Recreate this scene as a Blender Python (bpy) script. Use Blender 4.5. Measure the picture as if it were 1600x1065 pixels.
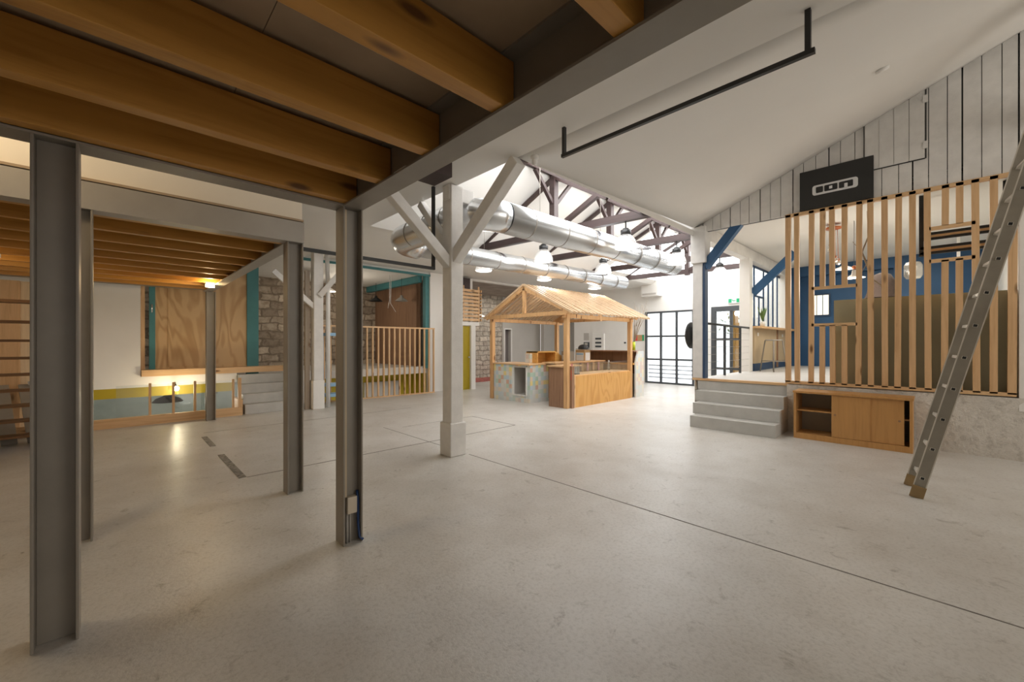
import bpy, bmesh, math, random
from mathutils import Vector, Matrix
for o in list(bpy.data.objects): bpy.data.objects.remove(o)
SC = bpy.context.scene
COL = SC.collection
PI = math.pi
random.seed(7)

# ------------------------------------------------------------ camera, world, light, exposure
cam = bpy.data.cameras.new('camera'); camo = bpy.data.objects.new('camera', cam); COL.objects.link(camo)
cam.sensor_width = 36.0; cam.lens = 640.0 / 1600 * 36; cam.shift_y = 4.0 / 1600
cam.clip_start = 0.05; cam.clip_end = 200
camo.location = (0, 0, 1.42); camo.rotation_euler = (PI / 2, 0, math.radians(45.97 - 90))
SC.camera = camo
SC.view_settings.view_transform = 'Standard'; SC.view_settings.look = 'None'
SC.view_settings.gamma = 1; SC.view_settings.use_curve_mapping = False
SC.view_settings.exposure = 0.12
W = bpy.data.worlds.new('daylight'); SC.world = W; W.use_nodes = True
W.node_tree.nodes['Background'].inputs[0].default_value = (1.0, 0.945, 0.87, 1)
W.node_tree.nodes['Background'].inputs[1].default_value = 0.75
EM_SKY = 6.5      # skylight glazing
EM_WIN = 0.86      # frosted daylight windows

def area(name, loc, rot, sx, sy, power, col=(1, 1, 1)):
    l = bpy.data.lights.new(name, 'AREA'); l.shape = 'RECTANGLE'; l.size = sx; l.size_y = sy
    l.energy = power; l.color = col
    o = bpy.data.objects.new(name, l); COL.objects.link(o); o.location = loc; o.rotation_euler = rot
    return o
def point(name, loc, power, col=(1, 1, 1), r=0.05):
    l = bpy.data.lights.new(name, 'POINT'); l.energy = power; l.color = col; l.shadow_soft_size = r
    o = bpy.data.objects.new(name, l); COL.objects.link(o); o.location = loc
    return o
# unseen fill lights added behind the camera, in the platform room and annex
area('rear_fill', (6.0, -5.2, 2.6), (math.radians(-80), 0, PI), 4.5, 3.0, 95, (1.0, 0.93, 0.84))  # added to lighten the right of the hall and the gable
area('platform_fill', (11.5, 0.9, 3.6), (0, 0, 0), 3.0, 1.5, 60, (1.0, 0.93, 0.80))  # added glow under a closed ceiling
point('platform_ceiling_fill', (9.6, 1.1, 2.55), 42, (1.0, 0.90, 0.76), 0.3)  # invisible extra fill for the platform ceiling; the copper bulbs themselves stay unlit
area('annex_fill', (11.0, 11.9, 3.4), (0, 0, 0), 2.0, 1.0, 30, (1.0, 0.96, 0.9))  # added to lift the walls behind the kiosk

# ------------------------------------------------------------ materials
def new_mat(name):
    m = bpy.data.materials.new(name); m.use_nodes = True
    nt = m.node_tree; b = nt.nodes['Principled BSDF']
    return m, nt, b
def N(nt, t, **k):
    n = nt.nodes.new(t)
    for a, v in k.items(): setattr(n, a, v)
    return n
def ramp(nt, fac, stops, mode='LINEAR'):
    r = N(nt, 'ShaderNodeValToRGB'); r.color_ramp.interpolation = mode
    e = r.color_ramp.elements
    while len(e) < len(stops): e.new(0.5)
    for i, (p, c) in enumerate(stops): e[i].position = p; e[i].color = (*c, 1)
    nt.links.new(fac, r.inputs[0]); return r
def coords(nt, scale=(1, 1, 1), rot=(0, 0, 0), vary=False):
    tc = N(nt, 'ShaderNodeTexCoord'); mp = N(nt, 'ShaderNodeMapping')
    if vary:   # every board shows its own stretch of grain
        oi = N(nt, 'ShaderNodeObjectInfo'); mu = N(nt, 'ShaderNodeVectorMath', operation='SCALE'); mu.inputs[0].default_value = (13, 7, 9)
        nt.links.new(oi.outputs['Random'], mu.inputs['Scale']); nt.links.new(mu.outputs[0], mp.inputs['Location'])
    mp.inputs['Scale'].default_value = scale; mp.inputs['Rotation'].default_value = rot
    nt.links.new(tc.outputs['Object'], mp.inputs[0]); return mp.outputs[0]
def noise(nt, vec, scale, detail=4, rough=0.55, dist=0):
    n = N(nt, 'ShaderNodeTexNoise'); n.inputs['Scale'].default_value = scale
    n.inputs['Detail'].default_value = detail; n.inputs['Roughness'].default_value = rough
    n.inputs['Distortion'].default_value = dist
    nt.links.new(vec, n.inputs['Vector']); return n.outputs[0]
def bump(nt, b, h, strength, dist=0.01):
    bp = N(nt, 'ShaderNodeBump'); bp.inputs['Strength'].default_value = strength; bp.inputs['Distance'].default_value = dist
    nt.links.new(h, bp.inputs['Height']); nt.links.new(bp.outputs[0], b.inputs['Normal'])
def mixc(nt, fac, a, b2, mode='MIX'):
    m = N(nt, 'ShaderNodeMix', data_type='RGBA', blend_type=mode)
    for s, v in ((m.inputs[0], fac), (m.inputs[6], a), (m.inputs[7], b2)):
        if hasattr(v, 'links') or hasattr(v, 'is_linked'): nt.links.new(v, s)
        else: s.default_value = v if isinstance(v, float) else (*v, 1)
    return m.outputs[2]

def paint(name, c, rough=0.55, var=0.06, scale=3, bs=0.08, metal=0):
    m, nt, b = new_mat(name)
    v = coords(nt); n = noise(nt, v, scale)
    lo = tuple(x * (1 - var) for x in c); hi = tuple(min(1, x * (1 + var)) for x in c)
    r = ramp(nt, n, [(0.3, lo), (0.7, hi)]); nt.links.new(r.outputs[0], b.inputs['Base Color'])
    b.inputs['Roughness'].default_value = rough; b.inputs['Metallic'].default_value = metal
    if bs: bump(nt, b, noise(nt, v, scale * 12), bs, 0.004)
    return m
def wood(name, c1, c2, axis='x', knots=True, rough=0.5, k=(0.16, 0.07, 0.02)):
    m, nt, b = new_mat(name)
    sc = {'x': (0.6, 9, 9), 'y': (9, 0.6, 9), 'z': (9, 9, 0.6)}[axis]
    v = coords(nt, sc, vary=True)
    n = noise(nt, v, 2.2, 5, 0.6, 0.8)
    r = ramp(nt, n, [(0.28, c2), (0.5, c1), (0.72, tuple(x * 1.08 for x in c1))])
    out = r.outputs[0]
    if knots:
        sk = {'x': (1.0, 3.2, 3.2), 'y': (3.2, 1.0, 3.2), 'z': (3.2, 3.2, 1.0)}[axis]
        vo = N(nt, 'ShaderNodeTexVoronoi'); vo.inputs['Scale'].default_value = 1.7
        nt.links.new(coords(nt, sk, vary=True), vo.inputs['Vector'])
        kr = ramp(nt, vo.outputs['Distance'], [(0.07, (1, 1, 1)), (0.16, (0, 0, 0))])
        out = mixc(nt, kr.outputs[0], out, k)
    nt.links.new(out, b.inputs['Base Color'])
    b.inputs['Roughness'].default_value = rough
    bump(nt, b, n, 0.12, 0.003)
    return m
def emit(name, c, s):
    m, nt, b = new_mat(name)
    b.inputs['Base Color'].default_value = (*c, 1)
    b.inputs['Emission Color'].default_value = (*c, 1); b.inputs['Emission Strength'].default_value = s
    return m
def metal(name, c, rough=0.3, var=0.15):
    m, nt, b = new_mat(name); v = coords(nt, (1, 1, 1)); n = noise(nt, v, 6)
    b.inputs['Metallic'].default_value = 1.0
    r = ramp(nt, n, [(0.3, tuple(x * (1 - var) for x in c)), (0.7, c)]); nt.links.new(r.outputs[0], b.inputs['Base Color'])
    b.inputs['Roughness'].default_value = rough
    return m

WHITE = paint('white_paint', (0.80, 0.78, 0.74), 0.6, 0.03, 1.5)
CEILM = paint('ceiling_paint', (0.76, 0.74, 0.70), 0.75, 0.02, 0.8, 0.03)
WARMW = paint('cream_wall', (0.80, 0.73, 0.62), 0.7, 0.03, 1.2)
OLDWHITE = paint('old_white_timber', (0.72, 0.70, 0.67), 0.55, 0.08, 5, 0.35)
GREYW = paint('grey_and_shaded_white', (0.50, 0.47, 0.43), 0.7, 0.04, 1.5)  # plain grey parts; also carries the annex shade in colour
STEEL = paint('grey_painted_steel', (0.27, 0.24, 0.20), 0.42, 0.08, 4, 0.05)
STEEL_L = paint('light_grey_painted_steel', (0.37, 0.345, 0.31), 0.4, 0.06, 4, 0.05)
JOIST = wood('spruce_joist', (0.52, 0.255, 0.05), (0.42, 0.19, 0.03), 'x', True, 0.45)
DECK = paint('chipboard_deck', (0.40, 0.30, 0.20), 0.8, 0.12, 2.5, 0.1)
PINE_Z = wood('pine_upright', (0.66, 0.42, 0.22), (0.55, 0.32, 0.15), 'z')
PINE_X = wood('pine_lengthwise', (0.68, 0.44, 0.23), (0.55, 0.32, 0.15), 'x')
PINE_Y = wood('pine_crosswise', (0.68, 0.44, 0.23), (0.55, 0.32, 0.15), 'y')
KIOSK = wood('kiosk_timber', (0.62, 0.37, 0.17), (0.48, 0.26, 0.11), 'z', True)
SLATM = wood('kiosk_roof_lath', (0.64, 0.46, 0.29), (0.50, 0.34, 0.20), 'y', False)
PLY = wood('varnished_plywood', (0.66, 0.36, 0.10), (0.52, 0.26, 0.06), 'x', False, 0.35)
PLYD = wood('weathered_plywood', (0.30, 0.17, 0.10), (0.20, 0.10, 0.055), 'z', False, 0.45)
PLYB = wood('birch_plywood', (0.56, 0.36, 0.17), (0.40, 0.23, 0.09), 'z', True, 0.5)
OAK = wood('oak_veneer', (0.52, 0.27, 0.09), (0.44, 0.215, 0.065), 'z', False, 0.4)
BROWN = wood('purple_brown_timber', (0.045, 0.026, 0.024), (0.028, 0.017, 0.016), 'y', False, 0.5)
BLACK = paint('black_metal', (0.018, 0.018, 0.018), 0.45, 0.1, 4, 0)
DGREY = paint('anthracite_frame', (0.05, 0.055, 0.06), 0.5, 0.1, 4, 0)
BLUE = paint('deep_blue_paint', (0.022, 0.088, 0.20), 0.5, 0.08, 2, 0.05)
BLUED = paint('navy_paint', (0.022, 0.055, 0.12), 0.5, 0.08, 2, 0.05)
TEAL = paint('teal_paint', (0.055, 0.21, 0.22), 0.5, 0.1, 3, 0.1)
YELL = paint('mustard_paint', (0.42, 0.315, 0.010), 0.5, 0.05, 3, 0.03)
OLIVE = paint('green_plasterboard', (0.46, 0.45, 0.32), 0.8, 0.05, 2, 0.05)
CONC = paint('painted_concrete_step', (0.50, 0.49, 0.46), 0.5, 0.08, 5, 0.15)
GALV = metal('galvanised_duct', (0.72, 0.74, 0.76), 0.27, 0.03)
ALU_SHADE = paint('ladder_aluminium_shaded', (0.34, 0.31, 0.26), 0.45, 0.1, 6, 0.05, 0.4)  # same aluminium, darkened in colour for the shadowed stile web
ALU = paint('ladder_aluminium', (0.72, 0.68, 0.61), 0.4, 0.08, 6, 0.05, 0.4)
SIGNW = paint('sign_white', (0.72, 0.72, 0.72), 0.5, 0.02, 2, 0)
BEIGE = paint('beige_panel', (0.52, 0.40, 0.25), 0.6, 0.04, 3, 0.03)
PLAST = paint('beige_plastic', (0.55, 0.48, 0.38), 0.45, 0.02, 3, 0)
TAN = paint('tan_rubber', (0.30, 0.20, 0.09), 0.7, 0.15, 9, 0.1)
BLUEL = paint('pale_blue_metal', (0.28, 0.48, 0.68), 0.45, 0.05, 3, 0)
CABLE = paint('blue_cable', (0.015, 0.05, 0.16), 0.4, 0.05, 3, 0)
PALEG = paint('pale_green_plaster', (0.44, 0.49, 0.44), 0.75, 0.12, 3, 0.1)
WICK = paint('brown_mesh', (0.07, 0.045, 0.035), 0.7, 0.2, 30, 0.3)
ORANGE = paint('copper_orange', (0.55, 0.16, 0.05), 0.4, 0.1, 3, 0)
GREEN = paint('exit_green', (0.01, 0.32, 0.14), 0.5, 0.03, 3, 0)
LIME = paint('lime_green_glaze', (0.50, 0.62, 0.02), 0.35, 0.05, 3, 0)
LEAF = paint('leaf_green', (0.12, 0.20, 0.05), 0.6, 0.2, 9, 0)
REDP = paint('coral_red', (0.60, 0.06, 0.05), 0.5, 0.05, 3, 0)
PINK = paint('soft_pink', (0.70, 0.38, 0.36), 0.6, 0.05, 3, 0)
CARD = paint('cardboard', (0.42, 0.27, 0.13), 0.8, 0.08, 5, 0)
TWIG = paint('bare_twig', (0.33, 0.26, 0.19), 0.8, 0.15, 9, 0.2)
SKY_M = emit('skylight_glazing', (1.0, 1.0, 1.0), EM_SKY)
SKY_F = emit('skylight_glazing_far', (1.0, 1.0, 1.0), EM_SKY * 0.5)
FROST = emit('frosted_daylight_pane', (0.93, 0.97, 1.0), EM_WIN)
BULB = emit('warm_bulb', (1.0, 0.86, 0.55), 60)
BULBW = emit('lamp_lens', (1.0, 0.97, 0.92), 1.8)
FLOOD = emit('floodlight_lens', (1.0, 0.85, 0.5), 25)

def glass_mat(name, tint=(1, 1, 1), gloss=0.12, rough=0.03, trans=0.0):
    m = bpy.data.materials.new(name); m.use_nodes = True; nt = m.node_tree
    for n in list(nt.nodes): nt.nodes.remove(n)
    o = N(nt, 'ShaderNodeOutputMaterial'); t = N(nt, 'ShaderNodeBsdfTransparent'); g = N(nt, 'ShaderNodeBsdfGlossy')
    t.inputs[0].default_value = (*tint, 1); g.inputs['Roughness'].default_value = rough
    mx = N(nt, 'ShaderNodeMixShader'); mx.inputs[0].default_value = gloss
    src = t
    if trans > 0:
        d = N(nt, 'ShaderNodeBsdfTranslucent'); d.inputs[0].default_value = (0.95, 0.95, 0.95, 1)
        m2 = N(nt, 'ShaderNodeMixShader'); m2.inputs[0].default_value = trans
        nt.links.new(t.outputs[0], m2.inputs[1]); nt.links.new(d.outputs[0], m2.inputs[2]); src = m2
    nt.links.new(src.outputs[0], mx.inputs[1]); nt.links.new(g.outputs[0], mx.inputs[2]); nt.links.new(mx.outputs[0], o.inputs[0])
    return m
GLASS = glass_mat('clear_glass', (0.95, 0.97, 0.97))
DOME = glass_mat('prismatic_glass_dome', (0.90, 0.91, 0.92), 0.25, 0.12, 0.30)
AMBER = glass_mat('smoked_lamp_glass', (0.72, 0.68, 0.6), 0.25, 0.08, 0.2)

def make_floor_mat():
    m, nt, b = new_mat('white_painted_concrete')
    v = coords(nt)
    n1 = noise(nt, v, 0.55, 6, 0.6, 0.3); n2 = noise(nt, v, 2.6, 3, 0.55); n3 = noise(nt, v, 40, 3, 0.7)
    r = ramp(nt, n1, [(0.34, (0.55, 0.525, 0.485)), (0.5, (0.60, 0.58, 0.545)), (0.66, (0.64, 0.625, 0.595))])
    r2 = ramp(nt, n2, [(0.30, (0.90, 0.885, 0.865)), (0.60, (1, 1, 1))])
    c = mixc(nt, 1.0, r.outputs[0], r2.outputs[0], 'MULTIPLY')
    n4 = noise(nt, v, 7, 8, 0.75, 0.6); r4 = ramp(nt, n4, [(0.30, (0.62, 0.60, 0.57)), (0.42, (1, 1, 1))]); c = mixc(nt, 1.0, c, r4.outputs[0], 'MULTIPLY')
    r3 = ramp(nt, n3, [(0.34, (0.86, 0.855, 0.845)), (0.52, (1, 1, 1))]); c = mixc(nt, 1.0, c, r3.outputs[0], 'MULTIPLY')
    # small dark chips
    vo = N(nt, 'ShaderNodeTexVoronoi'); vo.inputs['Scale'].default_value = 2.6; nt.links.new(v, vo.inputs['Vector'])
    ch = ramp(nt, vo.outputs['Distance'], [(0.018, (1, 1, 1)), (0.03, (0, 0, 0))])
    chm = N(nt, 'ShaderNodeMath', operation='MULTIPLY'); nt.links.new(ch.outputs[0], chm.inputs[0])
    gate = ramp(nt, noise(nt, v, 1.3, 2), [(0.5, (0, 0, 0)), (0.56, (1, 1, 1))]); nt.links.new(gate.outputs[0], chm.inputs[1])
    c = mixc(nt, chm.outputs[0], c, (0.16, 0.14, 0.12))
    nt.links.new(c, b.inputs['Base Color'])
    rr = ramp(nt, n1, [(0.3, (0.40,) * 3), (0.7, (0.31,) * 3)]); nt.links.new(rr.outputs[0], b.inputs['Roughness'])
    bump(nt, b, n3, 0.3, 0.006)
    return m
FLOORM = make_floor_mat()

def make_stone(name, c1, c2, mort, sc=1.0, plane='xz'):
    m, nt, b = new_mat(name)
    tc = N(nt, 'ShaderNodeTexCoord')
    sp = N(nt, 'ShaderNodeSeparateXYZ'); cb = N(nt, 'ShaderNodeCombineXYZ'); nt.links.new(tc.outputs['Object'], sp.inputs[0])
    nt.links.new(sp.outputs[0 if plane[0] == 'x' else 1], cb.inputs[0]); nt.links.new(sp.outputs[2], cb.inputs[1])
    nz = N(nt, 'ShaderNodeTexNoise'); nz.inputs['Scale'].default_value = 3; nt.links.new(cb.outputs[0], nz.inputs['Vector'])
    ad = N(nt, 'ShaderNodeVectorMath', operation='MULTIPLY_ADD'); nt.links.new(nz.outputs['Color'], ad.inputs[0])
    ad.inputs[1].default_value = (0.30, 0.16, 0); nt.links.new(cb.outputs[0], ad.inputs[2])
    br = N(nt, 'ShaderNodeTexBrick'); nt.links.new(ad.outputs[0], br.inputs['Vector'])
    br.inputs['Scale'].default_value = sc; br.inputs['Brick Width'].default_value = 0.46; br.inputs['Row Height'].default_value = 0.23
    br.inputs['Mortar Size'].default_value = 0.03; br.inputs['Mortar Smooth'].default_value = 0.4; br.offset = 0.45
    br.inputs['Color1'].default_value = (*c1, 1); br.inputs['Color2'].default_value = (*c2, 1); br.inputs['Mortar'].default_value = (*mort, 1)
    n2 = noise(nt, tc.outputs['Object'], 7, 6, 0.7)
    r2 = ramp(nt, n2, [(0.3, (0.55, 0.5, 0.46)), (0.6, (1, 1, 1))])
    c = mixc(nt, 1.0, br.outputs['Color'], r2.outputs[0], 'MULTIPLY')
    nt.links.new(c, b.inputs['Base Color']); b.inputs['Roughness'].default_value = 0.9
    h = N(nt, 'ShaderNodeMath', operation='SUBTRACT'); nt.links.new(n2, h.inputs[0]); nt.links.new(br.outputs['Fac'], h.inputs[1])
    bump(nt, b, h.outputs[0], 0.6, 0.03)
    return m
STONE = make_stone('old_stone', (0.62, 0.52, 0.40), (0.30, 0.24, 0.18), (0.26, 0.205, 0.15))
STONE2 = make_stone('pale_stone', (0.66, 0.59, 0.49), (0.46, 0.41, 0.34), (0.34, 0.30, 0.25), 1.15)

def make_rough_white():
    m, nt, b = new_mat('rough_whitewashed_masonry')
    v = coords(nt); n = noise(nt, v, 2.2, 8, 0.7, 0.4); n2 = noise(nt, v, 14, 5, 0.7)
    r = ramp(nt, n2, [(0.25, (0.44, 0.40, 0.35)), (0.5, (0.66, 0.62, 0.56))])
    nt.links.new(r.outputs[0], b.inputs['Base Color']); b.inputs['Roughness'].default_value = 0.85
    bump(nt, b, mixc(nt, 0.35, n, n2), 0.9, 0.06)
    return m
ROUGHW = make_rough_white()

def make_patch(name, plane, pale=0.0):
    m, nt, b = new_mat(name)
    tc = N(nt, 'ShaderNodeTexCoord'); dv = N(nt, 'ShaderNodeVectorMath', operation='SNAP')
    dv.inputs[1].default_value = (0.098, 0.098, 0.105); of = N(nt, 'ShaderNodeVectorMath', operation='ADD')
    of.inputs[1].default_value = (0.013, 0.027, 0.004)
    nt.links.new(tc.outputs['Object'], of.inputs[0]); nt.links.new(of.outputs[0], dv.inputs[0])
    wn = N(nt, 'ShaderNodeTexWhiteNoise'); nt.links.new(dv.outputs[0], wn.inputs[0])
    r = ramp(nt, wn.outputs['Value'], [(0, (0.52, 0.63, 0.64)), (0.17, (0.66, 0.65, 0.58)), (0.32, (0.46, 0.62, 0.50)), (0.46, (0.84, 0.68, 0.24)),
                                       (0.58, (0.72, 0.72, 0.68)), (0.72, (0.66, 0.38, 0.26)), (0.80, (0.50, 0.62, 0.70)), (0.92, (0.80, 0.62, 0.42))], 'CONSTANT')
    c = mixc(nt, 0.12 + pale, r.outputs[0], (0.72, 0.71, 0.68))
    # scuffed, paler lower part of the panel
    sp = N(nt, 'ShaderNodeSeparateXYZ'); nt.links.new(tc.outputs['Object'], sp.inputs[0])
    ns = noise(nt, tc.outputs['Object'], 6, 4); am = N(nt, 'ShaderNodeMath', operation='MULTIPLY_ADD'); nt.links.new(ns, am.inputs[0])
    am.inputs[1].default_value = 0.5; nt.links.new(sp.outputs[2], am.inputs[2])
    rr = ramp(nt, am.outputs[0], [(0.42, (0.6,) * 3), (0.68, (0,) * 3)])
    c = mixc(nt, rr.outputs[0], c, (0.66, 0.66, 0.63))
    nt.links.new(c, b.inputs['Base Color']); b.inputs['Roughness'].default_value = 0.45
    return m
PATCH = make_patch('patchwork_pattern', 'x')
PATCHP = make_patch('faded_patchwork_pattern', 'y', 0.5)

def make_swirl(name, c1, c2):
    m, nt, b = new_mat(name)
    v = coords(nt, (1.0, 1.0, 0.28))
    n = noise(nt, v, 1.6, 3, 0.45, 0.5)
    mu = N(nt, 'ShaderNodeMath', operation='MULTIPLY'); nt.links.new(n, mu.inputs[0]); mu.inputs[1].default_value = 70
    si = N(nt, 'ShaderNodeMath', operation='SINE'); nt.links.new(mu.outputs[0], si.inputs[0])
    ma = N(nt, 'ShaderNodeMath', operation='MULTIPLY_ADD'); nt.links.new(si.outputs[0], ma.inputs[0]); ma.inputs[1].default_value = 0.3; ma.inputs[2].default_value = 0.5
    f2 = noise(nt, coords(nt, (1, 1, 0.3)), 3, 4); ad = N(nt, 'ShaderNodeMath', operation='MULTIPLY'); nt.links.new(ma.outputs[0], ad.inputs[0]); nt.links.new(f2, ad.inputs[1])
    r = ramp(nt, ad.outputs[0], [(0.08, c2), (0.32, c1)]); nt.links.new(r.outputs[0], b.inputs['Base Color'])
    b.inputs['Roughness'].default_value = 0.5
    return m
SWIRL = make_swirl('rotary_cut_plywood', (0.60, 0.39, 0.19), (0.46, 0.27, 0.11))
SWIRL2 = make_swirl('varnished_rotary_plywood', (0.66, 0.36, 0.11), (0.56, 0.28, 0.07))

# ------------------------------------------------------------ mesh helpers
class MB:
    def __init__(s): s.bm = bmesh.new()
    def box(s, x0, x1, y0, y1, z0, z1):
        v = [s.bm.verts.new(p) for p in ((x0,y0,z0),(x1,y0,z0),(x1,y1,z0),(x0,y1,z0),(x0,y0,z1),(x1,y0,z1),(x1,y1,z1),(x0,y1,z1))]
        for f in ((3,2,1,0),(4,5,6,7),(0,1,5,4),(1,2,6,5),(2,3,7,6),(3,0,4,7)): s.bm.faces.new([v[i] for i in f])
        return s
    def bar(s, p, q, w, h, up=(0, 0, 1)):
        p = Vector(p); q = Vector(q); d = (q - p).normalized(); u = Vector(up)
        a = d.cross(u)
        if a.length < 1e-4: a = d.cross(Vector((1, 0, 0)))
        a.normalize(); c = a.cross(d).normalized(); v = []
        for e in (p, q):
            for i, j in ((-1,-1),(1,-1),(1,1),(-1,1)): v.append(s.bm.verts.new(e + a * w / 2 * i + c * h / 2 * j))
        for f in ((3,2,1,0),(4,5,6,7),(0,1,5,4),(1,2,6,5),(2,3,7,6),(3,0,4,7)): s.bm.faces.new([v[i] for i in f])
        return s
    def prism(s, pts, ext):
        e = Vector(ext); a = [s.bm.verts.new(p) for p in pts]; b = [s.bm.verts.new(Vector(p) + e) for p in pts]; n = len(pts)
        s.bm.faces.new(a[::-1]); s.bm.faces.new(b)
        for i in range(n): s.bm.faces.new([a[i], a[(i + 1) % n], b[(i + 1) % n], b[i]])
        return s
    def face(s, pts): s.bm.faces.new([s.bm.verts.new(p) for p in pts]); return s
    def tube(s, pts, r, n=12, cap=True):
        pts = [Vector(p) for p in pts]; rings = []; rs = r if isinstance(r, (list, tuple)) else [r] * len(pts)
        prev = None
        for i, p in enumerate(pts):
            d = (pts[min(i + 1, len(pts) - 1)] - pts[max(i - 1, 0)]).normalized()
            if prev is None:
                a = d.cross(Vector((0, 0, 1)));
                if a.length < 1e-3: a = Vector((1, 0, 0))
            else: a = prev - d * prev.dot(d)
            a.normalize(); prev = a; c = d.cross(a)
            rings.append([s.bm.verts.new(p + (a * math.cos(2*PI*k/n) + c * math.sin(2*PI*k/n)) * rs[i]) for k in range(n)])
        for i in range(len(rings) - 1):
            for k in range(n):
                f = s.bm.faces.new([rings[i][k], rings[i][(k+1) % n], rings[i+1][(k+1) % n], rings[i+1][k]]); f.smooth = True
        if cap: s.bm.faces.new(rings[0][::-1]); s.bm.faces.new(rings[-1])
        return s
    def lathe(s, c, prof, n=24):
        c = Vector(c); rings = []
        for r, z in prof: rings.append([s.bm.verts.new(c + Vector((r*math.cos(2*PI*k/n), r*math.sin(2*PI*k/n), z))) for k in range(n)])
        for i in range(len(rings) - 1):
            for k in range(n):
                f = s.bm.faces.new([rings[i][k], rings[i][(k+1) % n], rings[i+1][(k+1) % n], rings[i+1][k]]); f.smooth = True
        return s
    def disc(s, c, r, n=24, r2=None):
        c = Vector(c); s.bm.faces.new([s.bm.verts.new(c + Vector((r*math.cos(2*PI*k/n), r*math.sin(2*PI*k/n), 0))) for k in range(n)]); return s
    def ball(s, c, r, n=12, sc=(1, 1, 1)):
        bmesh.ops.create_uvsphere(s.bm, u_segments=n, v_segments=max(6, n*2//3), radius=r,
            matrix=Matrix.Translation(c) @ Matrix.Diagonal((*sc, 1)))
        return s
    def rot(s, c, ang, axis='Z'):
        bmesh.ops.rotate(s.bm, verts=s.bm.verts, cent=Vector(c), matrix=Matrix.Rotation(ang, 3, axis)); return s
    def obj(s, name, mat, parent=None, bevel=0, fixn=True):
        me = bpy.data.meshes.new(name); vs = [v.co.copy() for v in s.bm.verts]
        if parent is None:
            lo = [min(v[i] for v in vs) for i in range(3)]; hi = [max(v[i] for v in vs) for i in range(3)]
            L = Vector(((lo[0]+hi[0])/2, (lo[1]+hi[1])/2, lo[2]))
        else: L = Vector(parent['_w'])
        bmesh.ops.translate(s.bm, verts=s.bm.verts, vec=-L)
        if fixn: bmesh.ops.recalc_face_normals(s.bm, faces=s.bm.faces)
        s.bm.to_mesh(me); s.bm.free(); me.materials.append(mat)
        o = bpy.data.objects.new(name, me); COL.objects.link(o); o['_w'] = tuple(L)
        if parent is None: o.location = L
        else: o.parent = parent
        if bevel:
            md = o.modifiers.new('bevel', 'BEVEL'); md.width = bevel; md.segments = 2; md.limit_method = 'ANGLE'
        return o
def tag(o, label, cat, group=None):
    o['label'] = label; o['category'] = cat
    if group: o['group'] = group
    return o
def thing(name, label, cat, loc, group=None):
    o = bpy.data.objects.new(name, None); COL.objects.link(o); o.location = loc; o['_w'] = tuple(loc); o.empty_display_size = 0.1
    return tag(o, label, cat, group)
def struct(o): o['kind'] = 'structure'; return o
def dup(root, loc, label, group=None):
    r = root.copy(); COL.objects.link(r); r.location = loc; r['label'] = label
    if group: r['group'] = group
    for ch in list(root.children):
        c = ch.copy(); COL.objects.link(c); c.parent = r
        for g in list(ch.children):
            d = g.copy(); COL.objects.link(d); d.parent = c
    return r
def box(*a): return MB().box(*a)
ORD = ['first', 'second', 'third', 'fourth', 'fifth', 'sixth', 'seventh', 'eighth', 'ninth', 'tenth', 'eleventh', 'twelfth']

# ------------------------------------------------------------ the shell
f = MB()
for r in ((-7, 16, -6, 9.55), (1.78, 16, 9.55, 10.35), (7.0, 17, 10.35, 14.2)): f.box(r[0], r[1], r[2], r[3], -0.15, 0)
struct(f.obj('floor', FLOORM))
# floor seams and the drain slots are grooves in the slab: thin dark fillets
s = MB()
s.box(3.25, 3.262, -4, 4.16, 0, 0.0015).box(3.25, 3.262, 4.5, 6.5, 0, 0.0012)
s.box(1.0, 5.0, 5.08, 5.098, 0, 0.0015).box(4.99, 5.005, 5.1, 6.3, 0, 0.0015).box(1.0, 4.7, 8.08, 8.09, 0, 0.0015).box(3.5, 5.0, 6.29, 6.3, 0, 0.0015)
struct(s.obj('trim_1', paint('dark_seam', (0.20, 0.18, 0.16), 0.8, 0.3, 6, 0)))
s = MB(); s.box(0.93, 1.0, 5.1, 6.35, 0, 0.003).box(0.93, 1.0, 6.95, 7.75, 0, 0.003)
struct(s.obj('trim_2', paint('drain_slot', (0.24, 0.22, 0.19), 0.7, 0.6, 22, 0.3)))

# flat ceiling over the mezzanines and its turned-up part by the gable (twisted plasterboard slope)
c = box(-7, 3.12, -6, 10.35, 3.43, 3.55)
struct(c.obj('ceiling', CEILM))
c = MB(); nx, ny = 16, 16; g = []
def hz(x, y): return 3.44 + (0.41 * (3.16 - y)) * (x - 3.12) / 4.73 + (x - 3.12) / 4.73 * 0.15
for i in range(nx + 1):
    g.append([c.bm.verts.new((3.12 + 4.78*i/nx, 3.16 - 9.0*j/ny, hz(3.12 + 4.78*i/nx, 3.16 - 9.0*j/ny))) for j in range(ny + 1)])
for i in range(nx):
    for j in range(ny):
        q = c.bm.faces.new([g[i][j], g[i+1][j], g[i+1][j+1], g[i][j+1]]); q.smooth = True
o = c.obj('ceiling', CEILM); md = o.modifiers.new('solid', 'SOLIDIFY'); md.thickness = 0.1; md.offset = -1 if o.data.polygons[0].normal.z < 0 else 1
struct(o)
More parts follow.
